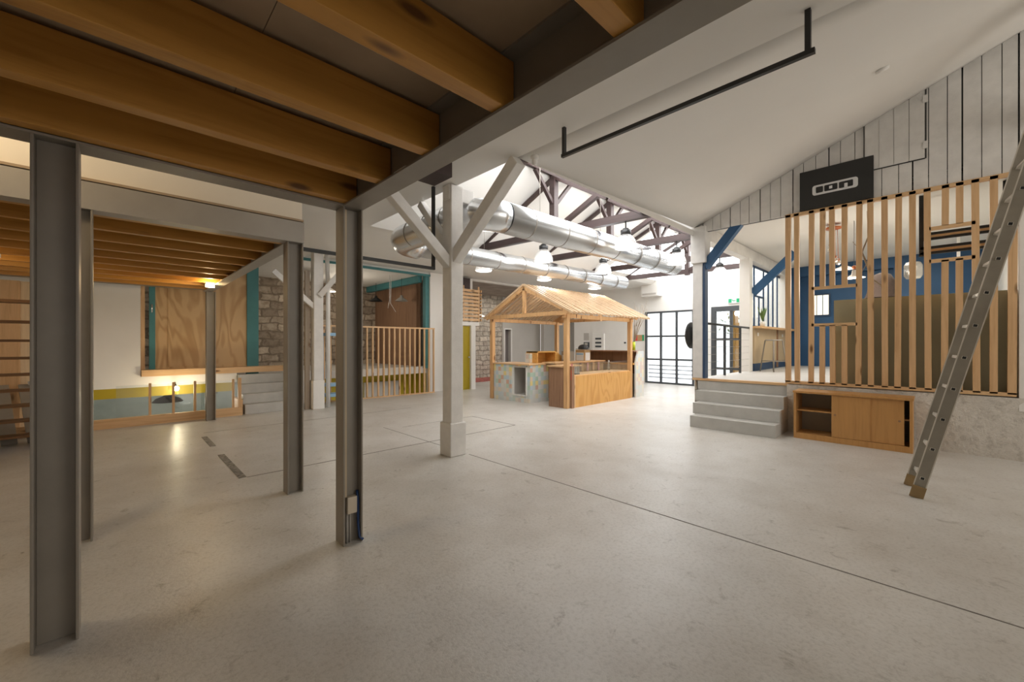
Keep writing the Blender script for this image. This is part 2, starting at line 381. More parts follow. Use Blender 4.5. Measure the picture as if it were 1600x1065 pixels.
# nave roof: two slopes, ridge at y=5.0; skylight glazing set into them
RY, RZ, EZ = 5.0, 4.58, 3.44
def slope_near(x0, x1, ya, yb, t=0.06, dz=0):
    za = EZ + (RZ+0.06-EZ)*(ya-3.16)/(RY-3.16) + dz; zb = EZ + (RZ+0.06-EZ)*(yb-3.16)/(RY-3.16) + dz
    return [(x0, ya, za), (x1, ya, za), (x1, yb, zb), (x0, yb, zb)]
def slope_far(x0, x1, ya, yb, dz=0):
    za = RZ+0.06 - (RZ+0.06-3.5)*(ya-RY)/(1.95) + dz; zb = RZ+0.06 - (RZ+0.06-3.5)*(yb-RY)/(1.95) + dz
    return [(x0, ya, za), (x1, ya, za), (x1, yb, zb), (x0, yb, zb)]
r = MB()
r.prism(slope_far(3.0, 10.4, RY, 6.95), (0, 0, 0.1))
r.prism(slope_far(10.4, 14, RY, RY+0.15), (0, 0, 0.1)).prism(slope_far(10.4, 14, 6.75, 6.95), (0, 0, 0.1))
struct(r.obj('ceiling', CEILM))
r = MB()
r.prism(slope_near(3.12, 14, 3.16, 3.3), (0, 0, 0.1)).prism(slope_near(3.12, 14, 4.85, 5.0), (0, 0, 0.1))
r.prism(slope_near(3.12, 3.9, 3.3, 4.85), (0, 0, 0.1))
struct(r.obj('ceiling', CEILM))
struct(MB().prism(slope_far(10.4, 14, RY+0.15, 6.75), (0, 0, 0.03)).obj('window_1', SKY_F))
struct(MB().prism(slope_near(3.9, 14, 3.3, 4.85), (0, 0, 0.03)).obj('window_2', SKY_M))
r = MB()
for x in (5.1, 6.1, 7.1, 8.1, 9.1, 10.1, 11.1, 12.1, 13.1):
    r.bar(Vector((x, 3.3, 0)) + Vector((0, 0, slope_near(0, 1, 3.3, 4)[0][2] - 0.02)), Vector((x, 4.85, slope_near(0, 1, 4.85, 5)[0][2] - 0.02)), 0.05, 0.05)
struct(r.obj('trim_3', BROWN))
# low flat ceiling beyond the far eave
struct(box(3.0, 14, 6.95, 10.45, 3.5, 3.6).obj('ceiling', CEILM))
struct(MB().prism([(3.05, 3.16, 3.44), (3.05, RY, RZ+0.1), (3.05, 6.95, 3.5)], (0.06, 0, 0)).obj('wall_west', CEILM))

# back wall (x = 13.9): solid up to 3.85, glazed gable above, frosted grid door and black framed door
b = MB()
b.box(13.9, 14.15, 7.33, 10.6, 0, 3.85).box(13.9, 14.15, 5.64, 7.33, 2.53, 3.85).box(13.9, 14.15, 5.05, 5.64, 0, 3.85)
b.box(13.9, 14.15, 3.95, 5.05, 2.6, 3.85).box(13.9, 14.15, 3.0, 3.95, 0, 3.85)
struct(b.obj('wall_back', WHITE))
struct(MB().prism([(14.0, 3.16, 3.85), (14.0, 3.7, 3.95), (14.0, 5.0, 4.62), (14.0, 6.4, 3.9), (14.0, 6.4, 3.85)], (0.03, 0, 0)).obj('window_3', FROST))
struct(MB().box(13.82, 13.9, 3.0, 6.6, 3.82, 3.89).obj('trim_4', BROWN))
w = struct(MB().box(13.98, 14.0, 5.66, 7.31, 0.02, 2.51).obj('window_4', FROST))
fr = MB(); ysl = [7.33, 6.77, 6.205, 5.64]; zsl = [0.03, 0.86, 1.68, 2.53]
for y in ysl: fr.box(13.86, 13.93, y-0.03, y+0.03, 0, 2.56)
for z in zsl: fr.box(13.865, 13.925, 5.64, 7.33, z-0.03, z+0.03)
fr.obj('window_frame', DGREY, w)
bl = MB()
for z in (0.22, 0.36, 0.50, 0.64): bl.box(13.955, 13.965, 5.7, 7.28, z-0.025, z+0.025)
bl.obj('frosted_band', paint('frosting_band', (0.62, 0.66, 0.72), 0.6, 0.02, 2, 0), w)
dr = struct(MB().box(13.98, 13.99, 4.0, 5.0, 0.05, 2.5).obj('door_1', GLASS))
fr = MB(); fr.box(13.84, 13.98, 4.93, 5.05, 0, 2.6).box(13.84, 13.98, 3.95, 4.05, 0, 2.6).box(13.84, 13.98, 4.05, 4.93, 2.45, 2.6)
fr.box(13.86, 13.96, 4.43, 4.5, 0, 2.45)
for z in (0.05, 0.62, 1.55): fr.box(13.87, 13.95, 4.05, 4.93, z-0.03, z+0.04)
fr.obj('door_frame', DGREY, dr)
# what shows through the glass door: glowing backdrop added for the bright outdoors, and stacked boards
struct(box(17.0, 17.1, 1.0, 7.5, 0, 4).obj('yard_glow_backdrop', FROST))  # emissive sheet in place of outdoor brightness
t = thing('board_stack', 'tall pile of orange boards outside the glass door', 'boards', (14.8, 4.45, 0))
for i, (y0, y1, h) in enumerate(((4.2, 4.42, 1.6), (4.42, 4.6, 2.1), (4.6, 4.72, 2.5))):
    box(14.7, 15.0, y0, y1 - 0.01, 0, h).obj('board', PLY, t)
t = thing('yard_shrub', 'green leafy shrub beyond the glass door', 'shrub', (15.8, 4.95, 0))
MB().tube([(15.8, 4.95, 0), (15.8, 4.95, 1.6)], 0.03).obj('stem', TWIG, t)
m_ = MB()
for i in range(90):
    p = Vector((15.8 + random.gauss(0, .15), 4.95 + random.gauss(0, .22), 2.1 + random.gauss(0, .25)))
    a = Vector((random.uniform(-1,1), random.uniform(-1,1), random.uniform(-1,1))).normalized()*.07; c2 = a.cross(Vector((.3,.2,1))).normalized()*.03
    m_.face([p-a, p+c2, p+a, p-c2])
m_.obj('foliage', LEAF, t)

# far wall (y = 10.35): opening to the raised stone room, header, pier, opening to the annex
b = MB()
b.box(-7, 0.33, 10.35, 10.55, 0.60, 3.5).box(0.33, 1.85, 10.35, 10.55, 0.60, 0.80).box(2.95, 3.5, 10.35, 10.55, 0, 0.78)
b.box(0.33, 6.62, 10.35, 10.55, 3.42, 3.52).box(6.62, 7.10, 10.30, 10.55, 0, 3.52).box(7.10, 14.1, 10.35, 10.55, 3.46, 3.52)
b.box(3.5, 6.62, 10.5, 10.7, 0.55, 0.74)
struct(b.obj('wall_far', WHITE))
struct(box(8.3, 14.1, 10.34, 10.36, 3.45, 3.56).obj('trim_5', WHITE))
# raised floor of the stone room and its walls
struct(box(-6, 7.0, 10.56, 14.2, 0.55, 0.72).obj('floor', FLOORM))
struct(box(-6, 7.0, 14.0, 14.2, 0.72, 3.5).obj('wall_stone', STONE))
struct(box(6.7, 6.85, 11.2, 14.0, 0.72, 3.5).obj('wall_wood', PLYD))
struct(box(-6, 7.0, 10.56, 14.2, 3.42, 3.5).obj('ceiling', CEILM))
# lower level below the raised room
struct(box(-6, 7.0, 9.5, 14.4, -1.7, -1.6).obj('floor', CONC))
struct(box(-6, 3.4, 14.0, 14.2, -1.6, 0.55).obj('wall_lower', PALEG))
struct(box(-6, 1.8, 10.36, 10.5, 0.42, 0.60).obj('trim_6', YELL))
b = MB(); b.box(3.5, 6.62, 11.2, 11.3, -1.6, 0.55).box(6.5, 6.6, 10.5, 11.2, -1.6, 0.55)
struct(b.obj('wall_yellow', YELL))
struct(box(5.0, 6.1, 11.1, 11.19, -1.6, 0.32).obj('trim_7', GREYW))
struct(box(3.4, 3.5, 10.55, 14.0, -1.6, 0.55).obj('wall_lower', PALEG))
# annex behind the kiosk
struct(box(7.1, 12.15, 13.2, 13.4, 0, 3.46).obj('wall_annex_stone', STONE2))
b = MB(); b.box(12.15, 12.25, 13.15, 13.4, 0, 3.46).box(12.62, 14.6, 13.15, 13.4, 0, 3.46).box(12.25, 12.62, 13.15, 13.4, 2.04, 3.46)
b.box(14.35, 16.5, 12.7, 12.9, 0, 3.46).box(16.4, 16.5, 10.55, 12.9, 0, 3.46)
struct(b.obj('wall_annex', GREYW))  # white walls, greyed in colour to carry the annex shade
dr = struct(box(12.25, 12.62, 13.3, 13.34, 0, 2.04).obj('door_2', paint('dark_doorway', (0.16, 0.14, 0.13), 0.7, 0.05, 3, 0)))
MB().box(12.2, 12.25, 13.1, 13.15, 0, 2.08).box(12.62, 12.67, 13.1, 13.15, 0, 2.08).box(12.25, 12.62, 13.1, 13.15, 2.04, 2.09).obj('door_frame', WHITE, dr)
struct(box(7.0, 16.6, 10.56, 14.2, 3.46, 3.56).obj('ceiling', paint('brown_ceiling', (0.30, 0.25, 0.21), 0.8, 0.25, 2.5, 0.3)))
struct(box(7.0, 7.1, 10.55, 14.2, 0, 3.5).obj('wall_annex', WHITE))
# yellow door and its frame beside the pier
dr = struct(box(7.5, 7.93, 10.10, 10.14, 0, 1.96).obj('door_3', YELL))
MB().box(7.93, 8.10, 10.02, 10.2, 0, 1.98).box(7.1, 8.25, 10.02, 10.2, 1.98, 2.09).obj('door_frame', WHITE, dr)
MB().ball((7.86, 10.06, 1.0), 0.03).obj('door_handle', GALV, dr)
struct(box(7.1, 7.5, 10.1, 10.2, 0, 1.98).obj('wall_far', WHITE))
struct(box(8.02, 8.12, 10.2, 10.3, 0, 3.46).obj('trim_8', WHITE))

# platform: slab, masonry front, wooden nosing, room walls
struct(box(7.9, 14.6, -1.0, 3.12, 0.60, 0.77).obj('floor', paint('platform_floor', (0.56, 0.55, 0.53), 0.5, 0.05, 3, 0.05)))
b = MB(); n = 24
# rough masonry below the partition: uneven face
def ww(y, z): return 7.84 + 0.018*math.sin(3.1*y+1.3)*math.cos(7*z) + 0.012*math.sin(9*y)*math.sin(5*z+1)
gr = [[b.bm.verts.new((ww(-6 + 7.68*i/96, 0.76*j/12), -6 + 7.68*i/96, 0.76*j/12)) for j in range(13)] for i in range(97)]
for i in range(96):
    for j in range(12):
        q = b.bm.faces.new([gr[i][j], gr[i+1][j], gr[i+1][j+1], gr[i][j+1]]); q.smooth = True
b.box(7.9, 8.1, -6, 1.68, 0, 0.6)
struct(b.obj('wall_platform', ROUGHW, None, 0, False))
struct(box(7.95, 8.05, 1.68, 3.16, 0, 0.76).obj('wall_platform', STONE2))
struct(box(7.95, 14.5, 3.1, 3.2, 0, 0.76).obj('wall_platform', STONE2))
struct(box(7.84, 7.93, 1.66, 3.2, 0.735, 0.775).obj('trim_9', PINE_Y))
# gable of white boards above the opening
b = MB()
y = 3.16; k = 0
while y > -5.5:
    wd = 0.155 + 0.02*math.sin(k*2.3); y2 = y - wd
    z0 = 3.50
    gap = 0.008 if k % 3 else 0.016
    b.prism([(7.86 + 0.003*math.sin(k*5), y, z0), (7.86 + 0.003*math.sin(k*5), y2+gap, z0), (7.86 + 0.003*math.sin(k*5), y2+gap, hz(7.86, y2)+0.08), (7.86+ 0.003*math.sin(k*5), y, hz(7.86, y)+0.08)], (0.03, 0, 0))
    y = y2; k += 1
struct(b.obj('wall_gable', OLDWHITE))
struct(MB().prism([(7.90, 3.16, 3.5), (7.90, -5.5, 3.5), (7.90, -5.5, 7.4), (7.90, 3.16, 3.8)], (0.05, 0, 0)).obj('wall_gable', BLACK))
struct(box(7.84, 7.96, -0.92, -0.70, 0.60, 3.5).obj('wall_platform', WHITE))
struct(box(7.84, 7.96, -5.5, -0.92, 0.76, 3.5).obj('wall_platform', WHITE))
struct(box(3.2, 7.84, -1.02, -0.90, 4.0, 4.2).obj('trim_11', OLDWHITE))
struct(box(7.95, 14.5, -1.08, -0.95, 0.77, 3.66).obj('wall_platform_side', WHITE))
struct(box(7.9, 14.6, -1.0, 3.16, 3.64, 3.72).obj('ceiling', CEILM))
b = MB(); b.box(14.5, 14.6, -1.0, 1.98, 0.77, 3.65).box(14.5, 14.6, 2.52, 3.12, 0.77, 3.65).box(14.5, 14.6, 1.98, 2.52, 0.77, 3.65)
struct(b.obj('wall_blue', BLUE))
struct(MB().box(14.15, 14.5, 2.78, 3.1, 0.77, 3.4).box(14.3, 14.5, -1.0, 3.1, 3.36, 3.64).box(14.3, 14.5, -0.9, 0.75, 0.77, 3.36).obj('wall_blue', BLUE))
w = struct(box(14.485, 14.5, 2.10, 2.52, 2.24, 2.80).obj('window_5', emit('lit_window', (1.0, 0.93, 0.76), 0.9)))
MB().box(14.46, 14.5, 2.06, 2.56, 2.80, 2.84).box(14.46, 14.5, 2.06, 2.56, 2.2, 2.24).box(14.46, 14.5, 2.06, 2.10, 2.24, 2.8).box(14.46, 14.5, 2.52, 2.56, 2.24, 2.8)\
    .box(14.47, 14.49, 2.23, 2.245, 2.24, 2.8).box(14.47, 14.49, 2.37, 2.385, 2.24, 2.8).obj('window_frame', BLUED, w)

# ------------------------------------------------------------ steel mezzanines
def column(x, y, ztop, label, w=0.14, base=0):
    m = MB(); d = w; t = 0.012
    m.box(x-w/2, x-w/2+t, y-d/2, y+d/2, base, ztop).box(x+w/2-t, x+w/2, y-d/2, y+d/2, base, ztop).box(x-w/2+t, x+w/2-t, y-0.006, y+0.006, base, ztop)
    return tag(m.obj('steel_column', STEEL, None, 0.003), label, 'column', 'grey steel columns carrying the mezzanines')
column(-0.205, 2.94, 2.38, 'grey steel column nearest the camera at the far left', 0.155)
cP4 = column(1.21, 2.94, 2.38, 'grey steel column with a junction box and blue cable at its foot', 0.14)
column(-0.19, 4.28, 2.38, 'grey steel column half hidden right behind the nearest column', 0.14)
column(1.225, 4.29, 2.38, 'grey steel column under the right end of the deep grey beam', 0.14)
column(1.26, 9.34, 2.38, 'smallest grey steel column, beside the low wooden kerb', 0.14)
def ibeam_y(x, y0, y1, z0, z1, label, w=0.14, m_=None):
    m = MB(); t = 0.012
    m.box(x-w/2, x+w/2, y0, y1, z0, z0+t).box(x-w/2, x+w/2, y0, y1, z1-t, z1).box(x-0.005, x+0.005, y0, y1, z0+t, z1-t)
    return tag(m.obj('steel_beam', m_ or STEEL), label, 'beam', 'steel beams of the mezzanines')
def ibeam_x(y, x0, x1, z0, z1, label, w=0.14, m_=None):
    m = MB(); t = 0.012
    m.box(x0, x1, y-w/2, y+w/2, z0, z0+t).box(x0, x1, y-w/2, y+w/2, z1-t, z1).box(x0, x1, y-0.005, y+0.005, z0+t, z1-t)
    return tag(m.obj('steel_beam', m_ or STEEL), label, 'beam', 'steel beams of the mezzanines')
ibeam_y(1.21, -2.5, 2.865, 2.38, 2.62, 'long steel beam running overhead from the junction box column')
ibeam_x(2.94, -3.5, 1.28, 2.38, 2.62, 'steel beam linking the nearest column and the junction box column', 0.15)
ibeam_y(1.225, 4.37, 9.42, 2.38, 2.58, 'pale steel beam along the right edge of the far mezzanine', 0.13, STEEL_L)
tag(MB().box(-3.5, 1.295, 4.205, 4.22, 2.38, 2.575).box(-3.5, 1.295, 4.22, 4.35, 2.38, 2.392).obj('steel_beam', STEEL_L), 'deep flat grey beam across the front of the far mezzanine', 'beam', 'steel beams of the mezzanines')
ibeam_x(9.34, -3.5, 1.15, 2.40, 2.56, 'steel beam at the back end of the far mezzanine', 0.1)
ys = [2.79, 2.30, 1.78, 1.23, 0.64, 0.05, -0.55]
for i, y in enumerate(ys):
    tag(box(-3.4, 1.20, y, y+0.075, 2.395, 2.60).obj('wooden_joist', JOIST, None, 0.003),
        '%s wooden joist of the near mezzanine, counted from the column pair' % ORD[i], 'joist', 'wooden joists of the near mezzanine')
for i in range(10):
    y = 4.42 + 0.52*i
    tag(box(-3.4, 1.218, y, y+0.06, 2.395, 2.555).obj('wooden_joist', JOIST),
        '%s wooden joist of the far mezzanine, counted from its deep front beam' % ORD[i], 'joist', 'wooden joists of the far mezzanine')
d = MB(); xs = [-3.5, -2.1, -0.85, 0.405, 1.28]
for i in range(4):
    for y0, y1 in ((-2.5, 0.2), (0.204, 1.96), (1.964, 3.02)):
        x0 = xs[i] if i != 2 or y0 > 1 else xs[i]; d.box(xs[i]+0.003, xs[i+1], y0, y1, 2.62, 2.64)
tag(d.obj('mezzanine_deck', DECK), 'brown chipboard deck resting on the near mezzanine joists', 'deck')
tag(box(-3.5, 1.29, 4.2, 9.42, 2.582, 2.60).obj('mezzanine_deck', DECK), 'brown deck boards on the far mezzanine joists', 'deck')
tag(box(-3.5, 1.285, 4.23, 4.33, 2.605, 3.425).obj('parapet_panel', WARMW), 'cream wall panel standing on the far mezzanine above the deep grey beam', 'panel')
# fittings on the junction box column
t = thing('junction_box', 'beige plastic junction box with trunking on the foot of a steel column', 'junction box', (1.20, 2.90, 0))
box(1.175, 1.245, 2.885, 2.93, 0.21, 0.33).obj('cover', PLAST, t, 0.006)
box(1.160, 1.178, 2.905, 2.93, 0.33, 2.37).obj('trunking', wood('trunking_cream', (0.50, 0.40, 0.27), (0.44, 0.34, 0.22), 'z', False), t)
MB().tube([(1.182, 2.91, 0.21), (1.182, 2.91, 0.0)], 0.009).tube([(1.205, 2.915, 0.21), (1.205, 2.915, 0.0)], 0.006).obj('conduit', STEEL_L, t)
tag(MB().tube([(1.255, 2.915, 0.36), (1.258, 2.905, 0.3), (1.258, 2.9, 0.12), (1.262, 2.885, 0.03), (1.28, 2.865, 0.012)], 0.009).obj('blue_cable', CABLE), 'thick blue cable at the foot of a steel column', 'cable')
t = thing('floodlight', 'lit floodlight under the joists of the far mezzanine', 'floodlight', (1.10, 8.22, 2.30))
box(1.03, 1.16, 8.19, 8.25, 2.34, 2.39).obj('housing', BLACK, t); box(1.04, 1.15, 8.12, 8.19, 2.33, 2.385).obj('lens', FLOOD, t)
point('floodlight_glow', (1.06, 8.03, 2.32), 14, (1.0, 0.72, 0.36), 0.04)
t = thing('tube_lamp', 'lit tube lamp under the far mezzanine joists at the left edge', 'lamp', (-1.6, 6.9, 2.35))
box(-2.2, -0.9, 7.02, 7.07, 2.35, 2.39).obj('housing', WHITE, t); MB().tube([(-2.15, 7.045, 2.335), (-0.95, 7.045, 2.335)], 0.013).obj('tube', BULBW, t)
point('tube_lamp_glow', (-1.6, 7.04, 2.25), 26, (1.0, 0.80, 0.52), 0.3)
point('parapet_lamp_glow', (-0.9, 3.55, 3.15), 24, (1.0, 0.78, 0.50), 0.15)
tag(MB().tube([(1.18, 2.08, 2.41), (1.18, 2.2, 2.41)], 0.016).obj('spot_lamp', WHITE), 'small white spot fitting tucked on the overhead beam flange', 'lamp')

# ------------------------------------------------------------ white timber posts
t = thing('timber_post', 'white square timber post with braces, standing alone mid floor', 'post', (3.11, 4.31, 0), 'white painted timber posts')
box(3.015, 3.205, 4.215, 4.405, 0.40, 3.425).obj('shaft', OLDWHITE, t, 0.012)
box(2.99, 3.235, 4.19, 4.43, 0, 0.42).obj('plinth', OLDWHITE, t, 0.012)
box(3.0, 3.40, 4.24, 4.38, 3.24, 3.425).obj('capital', OLDWHITE, t, 0.01)
MB().bar((3.11, 4.26, 2.50), (3.11, 3.12, 3.39), 0.13, 0.15).obj('brace', OLDWHITE, t, 0.008)
MB().bar((3.06, 4.31, 2.42), (1.98, 4.31, 3.37), 0.12, 0.12).obj('brace', OLDWHITE, t, 0.008)
MB().bar((3.11, 4.38, 2.65), (3.11, 5.06, 3.39), 0.10, 0.10).obj('brace', OLDWHITE, t, 0.008)
t = thing('timber_post', 'white timber post standing beside the blue rack and railing', 'post', (3.16, 9.4, 0), 'white painted timber posts')
box(3.06, 3.26, 9.3, 9.5, 0.6, 3.43).obj('shaft', OLDWHITE, t, 0.012)
box(3.04, 3.28, 9.28, 9.52, 0, 0.62).obj('plinth', WHITE, t, 0.012)
MB().bar((3.18, 9.3, 2.45), (3.9, 9.1, 3.43), 0.11, 0.11).obj('brace', OLDWHITE, t)
MB().bar((3.1, 9.36, 2.2), (2.3, 9.36, 2.9), 0.07, 0.1).obj('brace', OLDWHITE, t)
tag(MB().tube([(3.40, 9.42, 0), (3.40, 9.42, 2.6), (3.38, 9.42, 3.43)], 0.045).obj('drain_pipe', WHITE), 'white downpipe beside the post by the blue rack', 'pipe')
tag(box(2.93, 3.02, 9.43, 9.5, 0.0, 3.0).obj('timber_upright', wood('grey_timber', (0.36, 0.29, 0.22), (0.28, 0.22, 0.16), 'z')), 'narrow unpainted timber upright left of a white post', 'timber')
tag(box(2.2, 2.66, 3.70, 4.05, 3.25, 3.425).obj('cable_box', BROWN), 'dark metal box under the ceiling beside the mid floor post', 'box')
t = thing('timber_post', 'white post with a navy side at the head of the steps', 'post', (7.93, 3.08, 0.77), 'white painted timber posts')
box(7.85, 8.03, 3.02, 3.20, 0.775, 2.92).obj('shaft', OLDWHITE, t, 0.008)
box(7.80, 8.05, 2.95, 3.22, 2.92, 3.6).obj('capital', OLDWHITE, t, 0.008)
box(7.86, 8.0, 2.975, 3.018, 0.775, 2.92).obj('side_board', BLUED, t)
MB().bar((7.93, 3.0, 2.85), (7.93, 2.42, 3.55), 0.12, 0.15).obj('brace', BLUE, t)
t = thing('timber_post', 'white post at the near end of the breakfast counter', 'post', (10.62, 3.08, 0.77), 'white painted timber posts')
box(10.5, 10.72, 2.98, 3.2, 0.772, 3.4).obj('shaft', WHITE, t)
MB().bar((10.72, 2.98, 2.6), (10.75, 2.15, 3.42), 0.12, 0.16).obj('brace', BLUE, t)
tag(box(7.96, 14.5, 3.0, 3.18, 3.38, 3.62).obj('timber_beam', OLDWHITE), 'white timber beam from the stair-head post towards the counter', 'beam')

# ------------------------------------------------------------ black hanging tracks
t = thing('hanging_track', 'long black hanging track below the sloping white ceiling', 'track', (3.0, 1.45, 3.17), 'black hanging tracks')
box(2.985, 3.015, 0.50, 2.43, 3.155, 3.185).obj('rail', BLACK, t)
box(2.985, 3.015, 0.52, 0.55, 3.185, 3.43).obj('hanger', BLACK, t); box(2.985, 3.015, 2.39, 2.42, 3.185, 3.43).obj('hanger', BLACK, t)
t = thing('hanging_track', 'black hanging track from the ceiling ending against the mid floor post', 'track', (2.1, 4.45, 2.38), 'black hanging tracks')
box(1.32, 2.93, 4.44, 4.475, 2.36, 2.395).obj('rail', BLACK, t); box(2.895, 2.93, 4.44, 4.475, 2.395, 3.42).obj('hanger', BLACK, t)
t = thing('ceiling_sensor', 'small round white sensor on the ceiling by a post brace', 'sensor', (3.26, 3.02, 3.36))
MB().lathe((3.26, 3.02, 3.36), [(0.0, -0.01), (0.028, 0.0), (0.032, 0.04), (0.02, 0.05), (0.045, 0.06), (0.045, 0.10), (0, 0.10)]).obj('housing', WHITE, t)
o = MB().lathe((5.2, 0.35, 0), [(0.0, 0), (0.05, 0.005), (0.05, 0.03), (0, 0.03)])
for v in o.bm.verts: v.co.z += hz(v.co.x, v.co.y) - 0.025
tag(o.obj('ceiling_rose', WHITE), 'small bare ceiling fitting on the slope near the top right', 'fitting')

# ------------------------------------------------------------ roof trusses
def truss(x, label, skew=-0.0):
    t = thing('roof_truss', label, 'truss', (x, RY, 3.45), 'dark purple-brown roof trusses'); w = 0.09
    MB().bar((x+0.2, 3.18, 3.51), (x-0.18, 6.95, 3.51), 0.10, 0.13).obj('tie_beam', BROWN, t)
    box(x-0.06, x+0.06, RY-0.06, RY+0.06, 3.40, RZ).obj('king_post', BROWN, t)
    MB().bar((x, RY, RZ-0.04), (x-0.17, 6.9, 3.56), 0.07, 0.07).obj('rafter', BROWN, t)
    MB().bar((x, RY, RZ-0.02), (x+0.17, 3.25, 3.52), 0.08, 0.08).obj('rafter', BROWN, t)
    MB().bar((x, RY-0.05, 3.55), (x, 3.95, 4.0), 0.08, 0.08).obj('strut', BROWN, t)
    MB().bar((x-0.05, RY, 4.05), (x-0.52, RY, RZ-0.02), 0.07, 0.06).obj('brace', BROWN, t)
    MB().bar((x+0.05, RY, 4.05), (x+0.52, RY, RZ-0.02), 0.07, 0.06).obj('brace', BROWN, t)
    return t
truss(5.93, 'dark roof truss nearest the camera, just beyond the mid floor post')
truss(7.85, 'dark roof truss between the nearest one and the one at the duct ends')
truss(10.1, 'dark roof truss by the blind ends of the ducts')
truss(11.9, 'smallest dark roof truss in front of the bright glazed gable')
struct(box(3.6, 14, RY-0.045, RY+0.045, RZ-0.01, RZ+0.07).obj('trim_10', BROWN))

# ------------------------------------------------------------ ventilation duct
t = thing('ventilation_duct', 'U-shaped galvanised round duct hanging under the dark trusses', 'duct', (6.0, 5.3, 3.2))
R = 0.215
def arc(c, r, a0, a1, n=6): return [(c[0]+r*math.cos(a0+(a1-a0)*i/n), c[1]+r*math.sin(a0+(a1-a0)*i/n), c[2]) for i in range(n+1)]
MB().tube([(9.15, 4.15, 3.2), (3.85, 4.15, 3.16)], R, 32).obj('near_run', GALV, t)
MB().tube(arc((3.85, 4.60, 3.16), 0.45, -PI/2, -PI, 7) + arc((3.85, 5.95, 3.14), 0.45, PI, PI/2, 7), [R]*16, 32).obj('cross_run', GALV, t)
MB().tube([(3.85, 6.4, 3.14), (10.75, 6.4, 3.2)], [0.18, 0.18], 32).obj('far_run', GALV, t)
for i in range(7):
    x = 4.3 + i*0.75; MB().tube([(x-0.008, 4.15, 3.163+0.0075*(x-3.85)), (x+0.008, 4.15, 3.163+0.0075*(x-3.85))], R+0.006, 32).obj('joint_ring', STEEL, t)
for i in range(9):
    x = 4.2 + i*0.75; MB().tube([(x-0.008, 6.4, 3.14+0.0087*(x-3.85)), (x+0.008, 6.4, 3.14+0.0087*(x-3.85))], 0.186, 32).obj('joint_ring', STEEL, t)
for y in (4.75, 5.2, 5.7): MB().tube([(3.4, y-0.008, 3.15), (3.4, y+0.008, 3.15)], R+0.006, 32).obj('joint_ring', STEEL, t)
for x, y in ((4.6, 4.15), (6.2, 4.15), (8.0, 4.15), (5.4, 6.4), (7.4, 6.4), (9.5, 6.4)):
    MB().tube([(x, y, 3.35), (x, y, 4.1 if y < 5 else 3.75)], 0.004, 6).obj('hanger_wire', STEEL, t)

# ------------------------------------------------------------ industrial pendants in the nave
def pendant(x, y, label):
    z = 3.0; t = thing('pendant_lamp', label, 'pendant lamp', (x, y, z), 'glass dome pendants hanging from the trusses')
    MB().lathe((x, y, z), [(0.185, 0), (0.18, 0.05), (0.15, 0.14), (0.10, 0.20), (0.07, 0.225)], 32).obj('glass_dome', DOME, t)
    MB().lathe((x, y, z), [(0.0, 0.33), (0.05, 0.33), (0.055, 0.30), (0.085, 0.30), (0.085, 0.235), (0.075, 0.225), (0, 0.225)]).obj('cap', BLACK, t)
    MB().tube([(x, y, z+0.33), (x, y, z+0.445)], 0.012, 8).obj('rod', BLACK, t)
    MB().lathe((x, y, z), [(0.0, 0.012), (0.17, 0.012), (0.17, 0.0), (0, 0.0)], 32).obj('lens', BULBW, t)
    MB().ball((x, y, z+0.12), 0.045).obj('bulb', BULBW, t)
    return t
PR = pendant(6.09, 3.58, 'glass dome pendant on the nearest truss, closest to the sloping ceiling')
PRN = [((5.92, 5.25), 'glass dome pendant on the nearest truss, between the two duct runs'), ((5.77, 6.86), 'glass dome pendant on the nearest truss, beyond the far duct run'),
       ((8.01, 3.58), 'glass dome pendant on the middle truss, nearest the stair-head post'), ((7.85, 5.18), 'glass dome pendant on the middle truss, between the two duct runs'),
       ((7.69, 6.8), 'glass dome pendant on the middle truss, above the kiosk roof'), ((10.26, 3.55), 'glass dome pendant seen right of the stair-head post'),
       ((9.94, 6.85), 'glass dome pendant on the far truss, at the end of the far duct run')]
for (x, y), lb in PRN: dup(PR, (x, y, 3.0), lb)
for x, y, p_ in ((5.77, 6.86, 26), (7.69, 6.8, 26), (9.94, 6.85, 22), (7.85, 5.18, 10), (5.92, 5.25, 10)): point('pendant_glow', (x, y, 2.93), p_, (1.0, 0.96, 0.9), 0.12)

# ------------------------------------------------------------ stairs to the platform
t = thing('staircase', 'grey concrete steps up to the platform', 'stairs', (7.5, 2.3, 0))
for i in range(4):
    x0 = 7.08 + 0.26*i; y1 = 2.93 if i == 0 else 2.93
    b_ = MB(); b_.box(x0, 7.94, 1.67 + 0.0*i, 2.93 + 0.06*i, 0.19*i, 0.19*(i+1) - (0.03 if i == 3 else 0))
    b_.obj('step', CONC, t, 0.004)
# handrail at the platform edge
t = thing('handrail', 'black metal handrail with wires beside the stair-head post', 'handrail', (9.2, 3.06, 0.77))
MB().tube([(8.1, 3.0, 1.80), (10.5, 3.0, 1.78)], 0.022).obj('rail', DGREY, t)
for x in (8.95, 9.9): MB().box(x-0.02, x+0.02, 2.98, 3.02, 0.772, 1.79).obj('baluster', DGREY, t)
for k in range(6): MB().tube([(8.05, 3.0, 0.92+0.145*k), (10.5, 3.0, 0.92+0.145*k)], 0.003, 6).obj('wire', STEEL_L, t)
# stone stack behind the steps
tag(MB().box(7.98, 8.06, 2.94, 3.2, 0, 0.6).obj('rubble_pier', STONE2), 'dark rubble stones exposed left of the concrete steps', 'stones')

